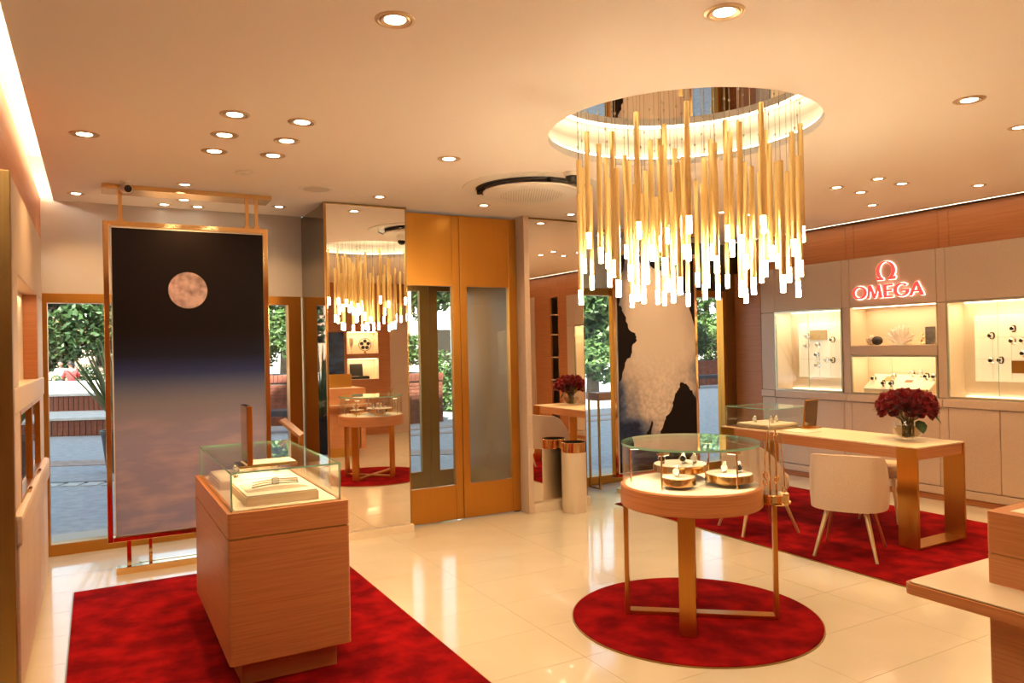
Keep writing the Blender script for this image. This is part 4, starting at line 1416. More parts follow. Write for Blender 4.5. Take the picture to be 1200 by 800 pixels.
# ================================================================== ROUND SHOWCASE
TX, TY = 2.955, 3.235
RT = thing('round_showcase', 'round oak showcase table with a glass drum on brass legs over the round rug', 'showcase', (TX, TY, RZ))
o = RZ
MB().lathe([(0.0, 0.647 - o), (0.388, 0.647 - o), (0.395, 0.654 - o), (0.395, 0.758 - o), (0.388, 0.765 - o), (0.374, 0.765 - o), (0.374, 0.762 - o)], 72).build('drum', OAK, RT, smooth=True, angle=0.5)
MB().lathe([(0.0, 0.763 - o), (0.374, 0.763 - o)], 72).build('display_bed', WHITEP, RT)
mb = MB()
mb.lathe([(0.381, 0.765 - o), (0.381, 0.988 - o)], 72)
mb.lathe([(0.374, 0.988 - o), (0.374, 0.765 - o)], 72)
mb.build('glass_drum', GLASS, RT, smooth=True, recalc=False)
mb = MB()
mb.lathe([(0.0, 0.988 - o), (0.386, 0.988 - o)], 72, mi=0)
mb.lathe([(0.386, 0.988 - o), (0.386, 1.0 - o)], 72, mi=1)
mb.lathe([(0.386, 1.0 - o), (0.0, 1.0 - o)], 72, mi=0)
mb.build('glass_lid', [GLASS, GLASSE], RT, smooth=True, angle=0.5)
for (fx, fy) in ((-0.243, -0.225), (-0.28, 0.24), (0.18, 0.228), (0.355, -0.285)):
    a = math.atan2(fy, fx)
    r = math.hypot(fx, fy)
    zl = 0.647 - o if r < 0.4 else 0.655 - o
    MB().box(r - 0.012, r + 0.012, -0.043 if r < 0.4 else -0.02, 0.043 if r < 0.4 else 0.02, 0.0, zl, 0.002, M=R_(a, 4, 'Z')).build('leg', BRASS, RT)
for (p0, p1) in (((-0.28, 0.24), (0.355, -0.285)), ((-0.243, -0.225), (0.18, 0.228))):
    a = math.atan2(p1[1] - p0[1], p1[0] - p0[0])
    MB().box(0.012, math.hypot(p1[0] - p0[0], p1[1] - p0[1]) - 0.012, -0.035, 0.035, 0.0, 0.020, 0.002, M=Matrix.Translation((p0[0], p0[1], 0)) @ R_(a, 4, 'Z')).build('cross_bar', BRASS, RT)
for k, (px, py) in enumerate(((2.70, 3.45), (2.665, 3.14), (3.02, 2.94), (3.24, 3.385))):
    p = MB()
    p.tube([(px - TX, py - TY, 0.763 - o), (px - TX, py - TY, 0.955 - o)], 0.005, 8)
    po = p.build('lamp_post', BRASSP, RT, smooth=True)
    a = math.atan2(TY - py, TX - px)
    M_ = Matrix.Translation((px - TX, py - TY, 0.955 - o)) @ R_(a, 4, 'Z')
    MB().box(-0.012, 0.05, -0.022, 0.022, 0, 0.012, 0.002, M=M_).build('lamp_head', BRASSP, po)
    MB().box(0.0, 0.046, -0.018, 0.018, -0.002, 0.0, M=M_).build('led', CASELED, po)
    light('case_lamp', 'SPOT', (px - TX + 0.03*math.cos(a), py - TY + 0.03*math.sin(a), 0.948 - o), 1.4, WARM2, RT, spot_size=2.4, spot_blend=0.8, shadow_soft_size=0.01)
# display discs
for (px, py, r, h, lb) in ((3.015, 3.385, 0.158, 0.085, 'largest gold-edged round display plate at the back of the round showcase'),
                           (3.085, 3.065, 0.132, 0.065, 'medium gold-edged round display plate at the right of the round showcase'),
                           (2.80, 3.16, 0.095, 0.060, 'smallest gold-edged round display plate at the front of the round showcase')):
    t = thing('display_plate', lb, 'display plate', (px, py, 0.7635), 0, 'round plates in the round showcase')
    MB().lathe([(0.0, 0.0), (r*0.45, 0.0), (r*0.45, h - 0.04), (0.0, h - 0.04)], 40).build('pedestal', BRASSP, t, smooth=True)
    MB().lathe([(0.0, h - 0.04), (r, h - 0.04), (r, h - 0.002), (r - 0.004, h), (0.0, h)], 48).build('rim', BRASSP, t, smooth=True, angle=0.5)
    MB().lathe([(0.0, h + 0.0012), (r - 0.006, h + 0.0012)], 48).build('top', WHITEP, t)
    zt2 = 0.7635 + h + 0.0012 + 0.034
    dd = {0.158: ((-0.09, 0.05, 'strap', 'dark strapped watch at the left of the largest round plate'), (0.01, -0.02, 'steel', 'steel watch in the middle of the largest round plate'), (0.07, -0.05, 'white', 'pale watch at the right of the largest round plate')),
          0.132: ((-0.02, 0.01, 'white', 'pale watch at the left of the medium round plate'), (0.05, -0.03, 'steel', 'steel watch at the right of the medium round plate')),
          0.095: ((-0.01, 0.0, 'white', 'pale watch alone on the smallest round plate'),)}[r]
    for (dx, dy, kd, wl2) in dd:
        watch(kd, (px + dx, py + dy, zt2), wl2, 'watches on the round plates', rz=0.7)

# necklace stand clamped on the drum
NS = thing('necklace_stand', 'brass tray with clear tubes and hanging gold chains fixed to the round showcase', 'jewellery stand', (3.312, 2.95, 0.0))
MB().lathe([(0.0, 0.655), (0.088, 0.655), (0.090, 0.660), (0.088, 0.667), (0.080, 0.667), (0.080, 0.706), (0.076, 0.712), (0.0, 0.712)], 48).build('tray', BRASSP, NS, smooth=True, angle=0.5)
mb = MB()
for k, (px, py, h) in enumerate(((-0.05, 0.03, 0.33), (0.0, -0.05, 0.37), (0.05, 0.03, 0.31), (0.04, -0.03, 0.35), (-0.03, -0.01, 0.38))):
    MB().lathe([(0.011, 0.712), (0.011, 0.712 + h), (0.008, 0.714 + h), (0.0, 0.714 + h)], 12, (px, py, 0)).build('clear_tube', GLASS, NS, smooth=True)
for k, (a, z1, dz) in enumerate(((0.4, 1.05, 0.15), (1.7, 1.02, 0.10), (2.9, 1.06, 0.17), (4.1, 1.03, 0.12), (5.3, 1.05, 0.20))):
    px, py = 0.055*math.cos(a), 0.055*math.sin(a)
    mb = MB()
    mb.tube([(px, py, z1 - dz), (px*0.6, py*0.6, z1), (px*0.3, py*0.3, z1 - 0.02)], 0.0028, 6)
    mb.tube([(px, py, z1 - dz), (px*1.05, py*1.05, z1 - dz - 0.1)], 0.0028, 6)
    mb.tube([(px + 0.016*math.cos(q), py, z1 - dz - 0.116 + 0.016*math.sin(q)) for q in [2*PI*i/14 for i in range(14)]], 0.0035, 6, closed=True)
    mb.build('chain', BRASSP, NS, smooth=True)
for k in range(2):
    mb = MB()
    mb.tube([(0.02 - 0.05*k, 0.0, 0.712), (0.02 - 0.05*k, 0.0, 1.06 - 0.03*k)], 0.005, 8)
    mb.build('rod', BRASSP, NS, smooth=True)

# ================================================================== BIN
t = thing('bin', 'tall cream cylindrical bin with a polished brass rim beside the narrow mirror', 'bin', (3.93, 5.885, 0))
MB().lathe([(0.0, 0.0), (0.115, 0.0), (0.117, 0.004), (0.117, 0.562), (0.0, 0.562)], 48).build('body', plain('bin_cream', (0.70, 0.58, 0.44), 0.45), t, smooth=True, angle=0.5)
MB().lathe([(0.119, 0.56), (0.119, 0.648), (0.116, 0.652), (0.108, 0.652), (0.106, 0.60)], 48).build('rim', BRASSP, t, smooth=True, angle=0.5)
MB().lathe([(0.106, 0.645), (0.106, 0.563), (0.0, 0.563)], 48).build('liner', BLACK, t, smooth=True, angle=0.5)

# ================================================================== DESK
DX0, DX1, DY0, DY1 = 5.23, 5.83, 3.33, 5.28
t = thing('desk', 'long oak consultation desk with brass frame legs on the right red rug', 'desk', ((DX0+DX1)/2, (DY0+DY1)/2, RZ))
hx, hy = (DX1-DX0)/2, (DY1-DY0)/2
bx('apron', OAK, -hx + 0.004, hx - 0.004, -hy + 0.008, hy - 0.008, 0.665 - RZ, 0.748 - RZ, t, 0.002)
bx('top', OAKL, -hx, hx, -hy, hy, 0.748 - RZ, 0.760 - RZ, t, 0.002)
for s in (-1, 1):
    ya = s*(hy + 0.002)
    y0_, y1_ = (ya - 0.16, ya - 0.0) if s > 0 else (ya + 0.0, ya + 0.16)
    a0_, a1_ = (y0_, y1_)
    bx('leg', BRASS, -hx - 0.004, -hx + 0.016, min(a0_, a1_), max(a0_, a1_), 0.0, 0.752 - RZ, t, 0.002)
    bx('leg', BRASS, hx - 0.016, hx + 0.004, min(a0_, a1_), max(a0_, a1_), 0.0, 0.752 - RZ, t, 0.002)
    bx('foot_bar', BRASS, -hx + 0.016, hx - 0.016, min(a0_, a1_), max(a0_, a1_), 0.0, 0.016, t, 0.002)
# small inlaid ring on the apron
mb = MB()
outer = [(0.018*math.cos(a), 0.018*math.sin(a)) for a in [-PI/2 + 0.5 + (2*PI - 1.0)*k/19 for k in range(20)]]
mb.strip(outer, [(u*0.82, v*0.82) for u, v in outer], 0, 0.002, lambda u, v, d: (-hx + 0.004 - d, 0.30 - u, 0.702 - RZ + v), closed=False)
mb.box(-hx + 0.002, -hx + 0.004, 0.283, 0.297, 0.683 - RZ, 0.686 - RZ)
mb.box(-hx + 0.002, -hx + 0.004, 0.303, 0.317, 0.683 - RZ, 0.686 - RZ)
mb.build('inlaid_emblem', BRASSD, t)
# glass case on the desk
ZT = 0.7605
t = thing('glass_case', 'low glass display box at the far end of the desk', 'display case', (5.53, 4.99, ZT))
w_, d_, h_ = 0.262, 0.265, 0.185
bx('base', BRASSD, -w_, w_, -d_, d_, 0, 0.006, t)
for (a, b, c, d) in ((-w_, w_, -d_, -d_ + 0.006), (-w_, w_, d_ - 0.006, d_), (-w_, -w_ + 0.006, -d_ + 0.006, d_ - 0.006), (w_ - 0.006, w_, -d_ + 0.006, d_ - 0.006)):
    MB().pane(a, b, c, d, 0.006, h_).build('glass_pane', [GLASS, GLASSE], t)
MB().pane(-w_, w_, -d_, d_, h_, h_ + 0.007).build('glass_top', [GLASS, GLASSE], t)
tray('watch_tray', 'cream tray inside the glass box on the desk', 5.33, 5.73, 4.80, 5.18, ZT + 0.0065, 0.03)
for (px, py, lb) in ((5.45, 5.06, 'pale cuff-shaped watch at the left in the desk\'s glass box'), (5.50, 4.90, 'pale cuff-shaped watch at the front in the desk\'s glass box'), (5.62, 4.95, 'pale cuff-shaped watch at the right in the desk\'s glass box')):
    watch('white', (px, py, ZT + 0.0065 + 0.030 + 0.034), lb, 'watches in the desk case', rz=0.5)
t = thing('desk_mirror', 'small upright brass-framed mirror beside the glass box on the desk', 'mirror', (5.72, 4.66, ZT))
bx('base', BRASS, -0.09, 0.09, -0.06, 0.04, 0, 0.008, t, 0.001)
M_ = R_(0.12, 4, 'X')
MB().box(-0.085, 0.085, 0.0, 0.014, 0.008, 0.26, 0.002, M=M_).build('frame', BRASS, t)
MB().box(-0.078, 0.078, -0.002, 0.0, 0.014, 0.254, M=M_).build('glass', MIRRORD, t)
t = thing('brochure', 'flat cream brochure lying on the desk in front of the glass box', 'brochure', (5.42, 4.52, ZT), 0.1)
bx('cover', WHITEP, -0.10, 0.10, -0.14, 0.14, 0.0, 0.006, t)
bx('page_block', WHITE, -0.097, 0.097, -0.137, 0.137, 0.006, 0.008, t)

# ---- vase with roses
VX, VY = 5.63, 3.655
t = thing('vase', 'round clear glass bowl vase of roses near the end of the desk', 'vase', (VX, VY, ZT))
prof = [(0.0, 0.004), (0.05, 0.004), (0.082, 0.025), (0.103, 0.06), (0.109, 0.09), (0.102, 0.125), (0.094, 0.148)]
mb = MB()
mb.lathe([(0.0, 0.0), (0.054, 0.0), (0.087, 0.022), (0.108, 0.058), (0.114, 0.09), (0.107, 0.127), (0.098, 0.152), (0.092, 0.152), (0.097, 0.128), (0.105, 0.09), (0.099, 0.06), (0.080, 0.03), (0.05, 0.012), (0.0, 0.010)], 40)
mb.build('bowl', GLASS, t, smooth=True)
MB().lathe([(0.0, 0.0105), (0.049, 0.0125), (0.079, 0.031), (0.098, 0.061), (0.104, 0.09), (0.103, 0.098), (0.0, 0.098)], 40).build('water', WATERM, t, smooth=True, angle=0.5)


def rose_mesh(seed):
    rnd = random.Random(seed)
    mb = MB()
    bm = mb.bm
    R = 0.041
    n = 16
    for k in range(n):
        s = k/(n-1)
        ang = k*2.4
        rad = R*(0.12 + 0.88*s)
        wid = 0.95 + 0.5*(1 - s)
        top = 0.026 - 0.020*s + rnd.uniform(-0.003, 0.003)
        bot = -0.030 - 0.006*s
        rows = []
        for i in range(4):
            v = i/3
            row = []
            for j in range(5):
                u = j/4 - 0.5
                a = ang + u*2*wid
                flare = rnd.uniform(-.003, .003) + rad*(0.55 + 0.45*math.sin(v*PI*0.62)) + (0.010*s*v*v)
                edge = -0.010*(2*abs(u))**2*v
                row.append(bm.verts.new((flare*math.cos(a), flare*math.sin(a), bot + (top - bot)*v + edge + rnd.uniform(-.0045, .0045))))
            rows.append(row)
        for i in range(3):
            for j in range(4):
                bm.faces.new((rows[i][j], rows[i][j+1], rows[i+1][j+1], rows[i+1][j]))
    return mb.mesh('bloom', PETAL, True, angle=1.2, recalc=False)


RM = [rose_mesh(i) for i in range(4)]
rr_ = random.Random(21)
ROSELAB = set()
BC = Vector((VX, VY, ZT + 0.245))
pts = []
n = 46
for k in range(n):
    zf = 1 - 1.35*(k + 0.5)/n
    a = k*2.399963
    rr = math.sqrt(max(0, 1 - zf*zf))
    pts.append(BC + Vector((0.205*rr*math.cos(a), 0.205*rr*math.sin(a), 0.125*zf + 0.012)))
for k, p in enumerate(pts):
    p = p + Vector((rr_.uniform(-.014, .014), rr_.uniform(-.014, .014), rr_.uniform(-.014, .014)))
    zf = 1 - 1.35*(k + 0.5)/n
    tier = 'crown' if zf > 0.75 else 'upper ring' if zf > 0.45 else 'middle ring' if zf > 0.15 else 'lower ring' if zf > -0.12 else 'bottom ring'
    hr = int(round((math.degrees(math.atan2(p.y - VY, p.x - VX) - math.atan2(-VY, -VX)) % 360)/30)) % 12
    hr = (6 - hr) % 12 or 12
    lab = 'dark red rose in the %s of the vase bouquet, at %s o\'clock from above' % (tier, ('one', 'two', 'three', 'four', 'five', 'six', 'seven', 'eight', 'nine', 'ten', 'eleven', 'twelve')[hr - 1])
    if lab in ROSELAB:
        lab = lab.replace('dark red', 'second')
    ROSELAB.add(lab)
    t = thing('rose', lab, 'flower', p, 0, 'roses in the glass vase')
    d = (p - BC)
    d = Vector((d.x, d.y, d.z*1.7 + 0.05)).normalized()
    b = link('bloom', RM[k % 4], t)
    b.rotation_euler = d.to_track_quat('Z', 'Y').to_euler()
    b.scale = (rr_.uniform(0.95, 1.15),)*3
    base = Vector((VX + rr_.uniform(-0.04, 0.04), VY + rr_.uniform(-0.04, 0.04), ZT + 0.02)) - p
    neck = Vector((VX + (p.x - VX)*0.22, VY + (p.y - VY)*0.22, ZT + 0.15)) - p
    MB().tube([-d*0.03, neck, base], 0.003, 5).build('stem', STEMM, t, smooth=True)
    if k % 5 == 2:
        lm = MB()
        ax = Vector((d.x, d.y, 0)).normalized() if abs(d.x) + abs(d.y) > 1e-3 else Vector((1, 0, 0))
        sd = Vector((-ax.y, ax.x, 0))
        o_ = -d*0.03 + Vector((0, 0, -0.02))
        lm.quad(o_, o_ + ax*0.04 + sd*0.03 + Vector((0, 0, -0.012)), o_ + ax*0.085 + Vector((0, 0, -0.035)), o_ + ax*0.04 - sd*0.03 + Vector((0, 0, -0.012)))
        lm.build('leaf', LEAFD, t)
for (dx, dy, dz, lb) in ((-0.02, -0.13, 0.14, 'lower'), (0.10, -0.15, 0.20, 'upper')):
    # two broad leaves at the near side
    lm = MB()
    L = [(0, 0), (0.03, 0.035), (0.075, 0.045), (0.12, 0.025), (0.145, 0.0), (0.12, -0.025), (0.075, -0.045), (0.03, -0.035)]
    vs = [lm.bm.verts.new((u*0.8, v, -0.35*u + 0.25*abs(v))) for u, v in L]
    c0 = lm.bm.verts.new((0.06, 0, -0.028))
    for i in range(8):
        lm.bm.faces.new((vs[i], vs[(i+1) % 8], c0))
    lo = lm.build('leaf', LEAFD, None, smooth=True, angle=2)
    tag(lo, '%s broad green leaf hanging on the near side of the rose bouquet' % lb, 'leaf')
    lo.location = (VX + dx, VY + dy*0.8, ZT + dz + 0.02)
    lo.rotation_euler = (0, 0.45, -2.2 if lb == 'lower' else -1.1)

# ================================================================== CHAIRS


def tub_chair(label, loc, rz):
    t = thing('tub_chair', label, 'chair', loc, rz, 'tub chairs at the desk')
    # faces local +X
    mb = MB()
    bm = mb.bm
    N, K = 40, 14
    rings = []
    A = math.radians(118)
    for i in range(N + 1):
        a = PI - A + 2*A*i/N
        f = abs(i/N*2 - 1)
        ca, sa = math.cos(a), math.sin(a)
        # squarish plan
        q = (abs(ca)**2.5 + abs(sa)**2.5)**(-1/2.5)
        ro = 0.262*q
        zt_ = 0.738 - 0.012*f - 0.085*f**3.0 - 0.16*max(0.0, (f - 0.5)/0.5)**1.8
        zb_ = 0.335
        th = 0.055*(1 - 0.35*max(0, (f - 0.8)/0.2))
        ring = []
        for k in range(K):
            b = 2*PI*k/K
            cr_, cz = math.cos(b), math.sin(b)
            r_sq = (abs(cr_)**5 + abs(cz)**5)**(-1/5)
            rr = ro - th/2 + th/2*cr_*r_sq
            zz = (zt_ + zb_)/2 + (zt_ - zb_)/2*cz*(abs(cr_)**9 + abs(cz)**9)**(-1/9)
            ring.append(bm.verts.new((rr*ca*1.0, rr*sa, zz)))
        rings.append(ring)
    for a_, b_ in zip(rings, rings[1:]):
        for k in range(K):
            bm.faces.new((a_[k], a_[(k+1) % K], b_[(k+1) % K], b_[k]))
    bm.faces.new(rings[0][::-1])
    bm.faces.new(rings[-1])
    mb.build('backrest', FABRIC, t, smooth=True, angle=1.0)
    mb = MB()
    pl = []
    for k in range(36):
        a = 2*PI*k/36
        ca, sa = math.cos(a), math.sin(a)
        q = (abs(ca)**3 + abs(sa)**3)**(-1/3)
        pl.append((0.02 + 0.222*q*ca, 0.206*q*sa))
    prev = None
    for (s, z) in ((0.92, 0.345), (0.98, 0.36), (1.0, 0.40), (0.985, 0.445), (0.93, 0.465), (0.6, 0.472)):
        ring = [mb.bm.verts.new((u*s, v*s, z)) for u, v in pl]
        if prev:
            for k in range(36):
                mb.bm.faces.new((prev[k], prev[(k+1) % 36], ring[(k+1) % 36], ring[k]))
        else:
            mb.bm.faces.new(ring[::-1])
        prev = ring
    mb.bm.faces.new(prev)
    mb.build('seat', FABRIC, t, smooth=True, angle=1.0)
    MB().box(-0.15, 0.16, -0.14, 0.14, 0.322, 0.348, 0.01).build('under_frame', LEGM, t)
    for sx in (-1, 1):
        for sy in (-1, 1):
            MB().tube([(0.13*sx, 0.125*sy, 0.335), (0.245*sx, 0.205*sy, 0.0)], [0.019, 0.011], 10).build('leg', LEGM, t, smooth=True)
    return t


tub_chair('cream tub chair at the near end of the desk, its back to the camera', (4.80, 3.58, RZ), math.radians(28))
tub_chair('cream tub chair behind the round showcase, at the far end of the desk', (4.76, 4.42, RZ), math.radians(-18))


def stool(label, loc, rz):
    t = thing('stool', label, 'stool', loc, rz)
    MB().lathe([(0.0, 0.375), (0.16, 0.375), (0.215, 0.39), (0.235, 0.42), (0.235, 0.45), (0.215, 0.478), (0.15, 0.488), (0.0, 0.49)], 40).build('seat', SEATF, t, smooth=True)
    for k in range(4):
        a = PI/4 + k*PI/2
        MB().tube([(0.15*math.cos(a), 0.15*math.sin(a), 0.38), (0.225*math.cos(a), 0.225*math.sin(a), 0.0)], [0.016, 0.010], 10).build('leg', DARKM if False else LEGM, t, smooth=True)
    return t


stool('round upholstered stool on the wall side of the desk, behind its near legs', (5.93, 4.07, RZ), math.radians(14))

# ================================================================== RIGHT COUNTER
t = thing('oak_counter', 'stepped oak counter at the lower right corner with a pale projecting slab', 'counter', (2.5, 1.365, 0))
mb = MB()
rbox(mb, -0.208, 1.05, -1.25, 0.155, 0.732, 0.765, 0.03)
mb.build('slab', OAK, t, smooth=True, angle=0.5)
rbox(MB(), -0.200, 1.042, -1.242, 0.147, 0.765, 0.768, 0.026).build('slab_inlay', BRASSD, t)
rbox(MB(), -0.197, 1.039, -1.239, 0.144, 0.768, 0.7705, 0.024).build('slab_top', noisy('cream_slab', (0.74, 0.64, 0.50), (0.80, 0.70, 0.56), (1, 1, 1), 2, 4, 0.18), t)
rbox(MB(), 0.0, 0.90, -1.1, 0.0, 0.13, 0.732, 0.012).build('body', OAK, t, smooth=True, angle=0.5)
bx('plinth', BRASS, 0.03, 0.87, -1.07, -0.03, 0.0, 0.13, t)
rbox(MB(), 0.0, 1.0, -1.1, 0.0, 0.7705, 0.865, 0.012).build('top_box', OAK, t, smooth=True, angle=0.5)
rbox(MB(), 0.004, 0.996, -1.096, -0.004, 0.865, 0.869, 0.01).build('seam_strip', BRASSD, t)
rbox(MB(), 0.0, 1.0, -1.1, 0.0, 0.869, 1.0, 0.012).build('top_box', OAK, t, smooth=True, angle=0.5)
bx('inset_top', WHITEP, 0.05, 0.95, -1.05, -0.05, 1.0, 1.002, t)
bx('end_panel', OAK, 0.92, 0.99, -1.1, 0.0, 0.10, 0.732, t, 0.003)
t = thing('brass_screen', 'plain upright brass plate on the oak counter, seen in the left mirror', 'screen', (3.0, 1.05, 1.0025))
bx('plate', BRASS, 0.0, 0.38, 0.0, 0.02, 0.0, 0.20, t, 0.002)
bx('foot', BRASS, 0.0, 0.38, -0.08, 0.0, 0.0, 0.008, t)

# ================================================================== CONSOLE by the window
t = thing('console_table', 'narrow oak console on a thin brass frame behind the sea poster, by the window', 'table', (5.64, 6.70, 0))
bx('top', OAK, -0.90, 0.42, -0.10, 0.10, 0.955, 1.04, t, 0.003)
for xx in (-0.90, 0.40):
    for yy in (-0.10, 0.08):
        bx('leg', BRASS, xx, xx + 0.02, yy, yy + 0.02, 0.0, 0.955, t)
    bx('foot_bar', BRASS, xx, xx + 0.02, -0.08, 0.08, 0.0, 0.016, t)

# ================================================================== BACK OF THE SHOP (seen in the mirrors)
bw = bpy.data.objects.new('wall_back_display', None)
COL.objects.link(bw)
bw['kind'] = 'structure'
YB = -1.15
bx('oak_panel', OAKW, 3.55, 3.98, YB - 0.05, YB, 0.0, CZ, bw, 0.002)
bx('oak_panel', OAKW, 3.98, 4.58, YB - 0.05, YB, 1.90, CZ, bw, 0.002)
bx('oak_panel', OAKW, 3.98, 4.58, YB - 0.05, YB, 1.41, 1.49, bw, 0.002)
bx('oak_panel', OAKW, 3.98, 4.58, YB - 0.05, YB, 0.0, 1.02, bw, 0.002)
bx('oak_panel', OAKW, 4.58, 4.80, YB - 0.05, YB, 0.0, CZ, bw, 0.002)
for (a, b) in ((4.80, 5.55), (5.55, 6.30), (6.30, 7.05)):
    bx('plain_panel', LEATHER, a + 0.002, b - 0.002, YB - 0.05, YB, 1.0, 2.42, bw, 0.006)
    bx('plain_panel', LEATHER, a + 0.002, b - 0.002, YB - 0.05, YB, 0.0, 0.92, bw, 0.006)
    bx('ledge', LEATHER, a + 0.002, b - 0.002, YB - 0.05, YB + 0.015, 0.92, 1.0, bw, 0.006)
    bx('oak_panel', OAKW, a + 0.001, b - 0.001, YB - 0.05, YB - 0.01, 2.42, CZ, bw, 0.001)
bx('oak_panel', OAKW, -1.6, 3.55, YB - 0.05, YB, 0.0, CZ, bw, 0.002)
for (z0, z1, lb) in ((1.49, 1.90, 'upper lit niche in the back wall, seen in the left mirror'), (1.02, 1.41, 'lower lit niche in the back wall, seen in the left mirror')):
    t = thing('display_niche', lb, 'display case', (3.98, YB, z0))
    mb = MB()
    h = z1 - z0
    mb.box(0.002, 0.598, -0.25, -0.24, 0.002, h - 0.002)
    mb.box(0, 0.008, -0.24, 0, 0, h)
    mb.box(0.592, 0.60, -0.24, 0, 0, h)
    mb.box(0, 0.6, -0.24, 0, 0, 0.008)
    mb.box(0, 0.6, -0.24, 0, h - 0.008, h)
    mb.build('lining', CREAM, t)
    bx('led_strip', CASELED, 0.03, 0.57, -0.04, -0.025, h - 0.016, h - 0.009, t)
    light('case_lamp', 'AREA', (0.3, -0.12, h - 0.02), 1.3, WARM2, t, shape='RECTANGLE', size=0.5, size_y=0.1)
t = thing('disc_ornament', 'round openwork dial ornament on a stand in the upper back niche', 'ornament', (4.36, YB - 0.12, 1.498))
Mo = Matrix.Translation((0, 0, 0.16)) @ R_(PI/2, 4, 'X')
mb = MB()
mb.tube([(0.115*math.cos(a), 0, 0.16 + 0.115*math.sin(a)) for a in [2*PI*i/28 for i in range(28)]], 0.006, 6, closed=True)
for k in range(5):
    a = 2*PI*k/5 + 0.3
    mb.lathe([(0.0, -0.008), (0.034, -0.008), (0.034, 0.008), (0.0, 0.008)], 16, M=Matrix.Translation((0.065*math.cos(a), 0, 0.16 + 0.065*math.sin(a))) @ R_(PI/2, 4, 'X'))
mb.build('dial', DARKM, t)
MB().tube([(0, 0, 0.0), (0, 0, 0.05)], [0.03, 0.008], 12).build('stand', BRASS, t)
t = thing('trophy_cup', 'small slender glass goblet at the left of the upper back niche', 'goblet', (4.10, YB - 0.12, 1.498))
MB().lathe([(0.0, 0.0), (0.035, 0.0), (0.033, 0.006), (0.007, 0.012), (0.006, 0.10), (0.03, 0.15), (0.042, 0.22), (0.038, 0.28), (0.034, 0.28), (0.037, 0.22), (0.026, 0.155), (0.0, 0.12)], 20).build('bowl', plain('goblet_glass', (0.75, 0.62, 0.48), 0.1), t, smooth=True)
t = thing('watch_box', 'open black presentation box in the lower back niche', 'box', (4.22, YB - 0.10, 1.028))
bx('tray', BLACK, -0.13, 0.19, -0.10, 0.06, 0, 0.05, t, 0.003)
MB().box(-0.13, 0.11, -0.012, 0.012, 0.0, 0.23, 0.003, M=Matrix.Translation((0, -0.085, 0.05)) @ R_(0.1, 4, 'X')).build('lid', BLACK, t)
MB().box(-0.12, 0.0, -0.02, 0.03, 0.05, 0.056, 0.001).build('insert', WHITE, t)
t = thing('wall_screen', 'dark blue picture screen on the back wall, seen in the left mirror', 'screen', (3.56, YB, 1.13))
bx('frame', DARKM, 0, 0.36, 0.0, 0.03, 0, 0.76, t, 0.002)
bx('picture', NAVY, 0.008, 0.352, 0.03, 0.032, 0.008, 0.752, t)

# ================================================================== OUTDOORS
pg = bx('ground_plaza', ASPHALT, -14, 22, 6.99, 60, -0.25, -0.008, kind='structure')
TR = -0.44     # the terraces run at an angle to the shop front
ct, st_ = math.cos(TR), math.sin(TR)
paver_me = MB().box(0.004, 0.266, 0.004, 0.266, -0.008, 0.0015).mesh('paver', PAVER)
for k in range(-8, 22):
    for r in (0, 1):
        link('paver', paver_me, pg, (-0.2 + 0.27*k*ct - 0.27*r*st_, 12.3 + 0.27*k*st_ + 0.27*r*ct, 0), rotz=TR)
drain_me = MB().box(0.02, 0.20, 0.0, 0.22, -0.008, 0.003).mesh('drain_stone', STONE)
slot_me = MB().box(0.0, 0.24, 0.24, 0.34, -0.008, 0.001).mesh('drain_slot', DARKM)
for k in range(-8, 14):
    p = (-0.2 + 0.24*k*ct, 10.4 + 0.24*k*st_, 0)
    link('drain_stone', drain_me, pg, p, rotz=TR)
    link('drain_slot', slot_me, pg, p, rotz=TR)
for yy in (12.6, 13.5):
    for k in range(24):
        link('paver', paver_me, pg, (4.0 + k*0.27, yy, 0))
# unseen facade above the shop, heights stepped to cast shade on the plaza
FAC = plain('facade', (0.5, 0.45, 0.4), 0.8)
bx('wall_shade_facade', FAC, -16, -5.0, 6.99, 7.4, 3.27, 17.3, kind='structure')
bx('wall_shade_facade_low', FAC, -5.0, -0.5, 6.99, 7.4, 3.27, 13.0, kind='structure')
bx('wall_shade_facade_right', FAC, -0.5, 8, 6.99, 7.4, 3.27, 10.6, kind='structure')
bx('wall_shade_facade_far', FAC, 8, 26, 6.99, 7.4, 3.27, 24.0, kind='structure')


bx('wall_shade_base_left', FAC, -16, -0.47, 6.99, 7.25, -0.2, 3.27, kind='structure')  # unseen walls added below the facade to keep sun off the near paving
bx('wall_shade_base_right', FAC, 7.47, 26, 6.99, 7.25, -0.2, 3.27, kind='structure')


# stepped brick terraces
def terrace(name, label, org, length, depth, z0, z1, b0, b1, cap):
    t = thing(name, label, 'steps', (org[0], org[1], z0), TR)
    h = z1 - z0
    bx('core', MORTAR, length[0], length[1], 0.0, depth, 0.0, h - 0.05, t)
    bx('coping', cap, length[0], length[1], -0.05, depth, h - 0.05, h, t, 0.006)
    me = MB().box(0.0, 0.094, -0.018, 0.0, 0.008, h - 0.056, 0.003).mesh('brick', BRICKM)
    x = b0
    while x < b1:
        link('brick', me, t, (x, 0, 0))
        x += 0.107
    return t


terrace('brick_step', 'lower brick-faced terrace step across the plaza outside the windows', (0.17, 16.72), (-9, 2.45), 1.88, -0.008, 0.351, -2.2, 2.35, STONE)
terrace('brick_step', 'upper brick-faced terrace step with a broad sunlit top outside the windows', (0.17 - 1.9*st_, 16.72 + 1.9*ct), (-12, 1.6), 8.8, -0.008, 0.727, -2.4, 1.5, STONE)


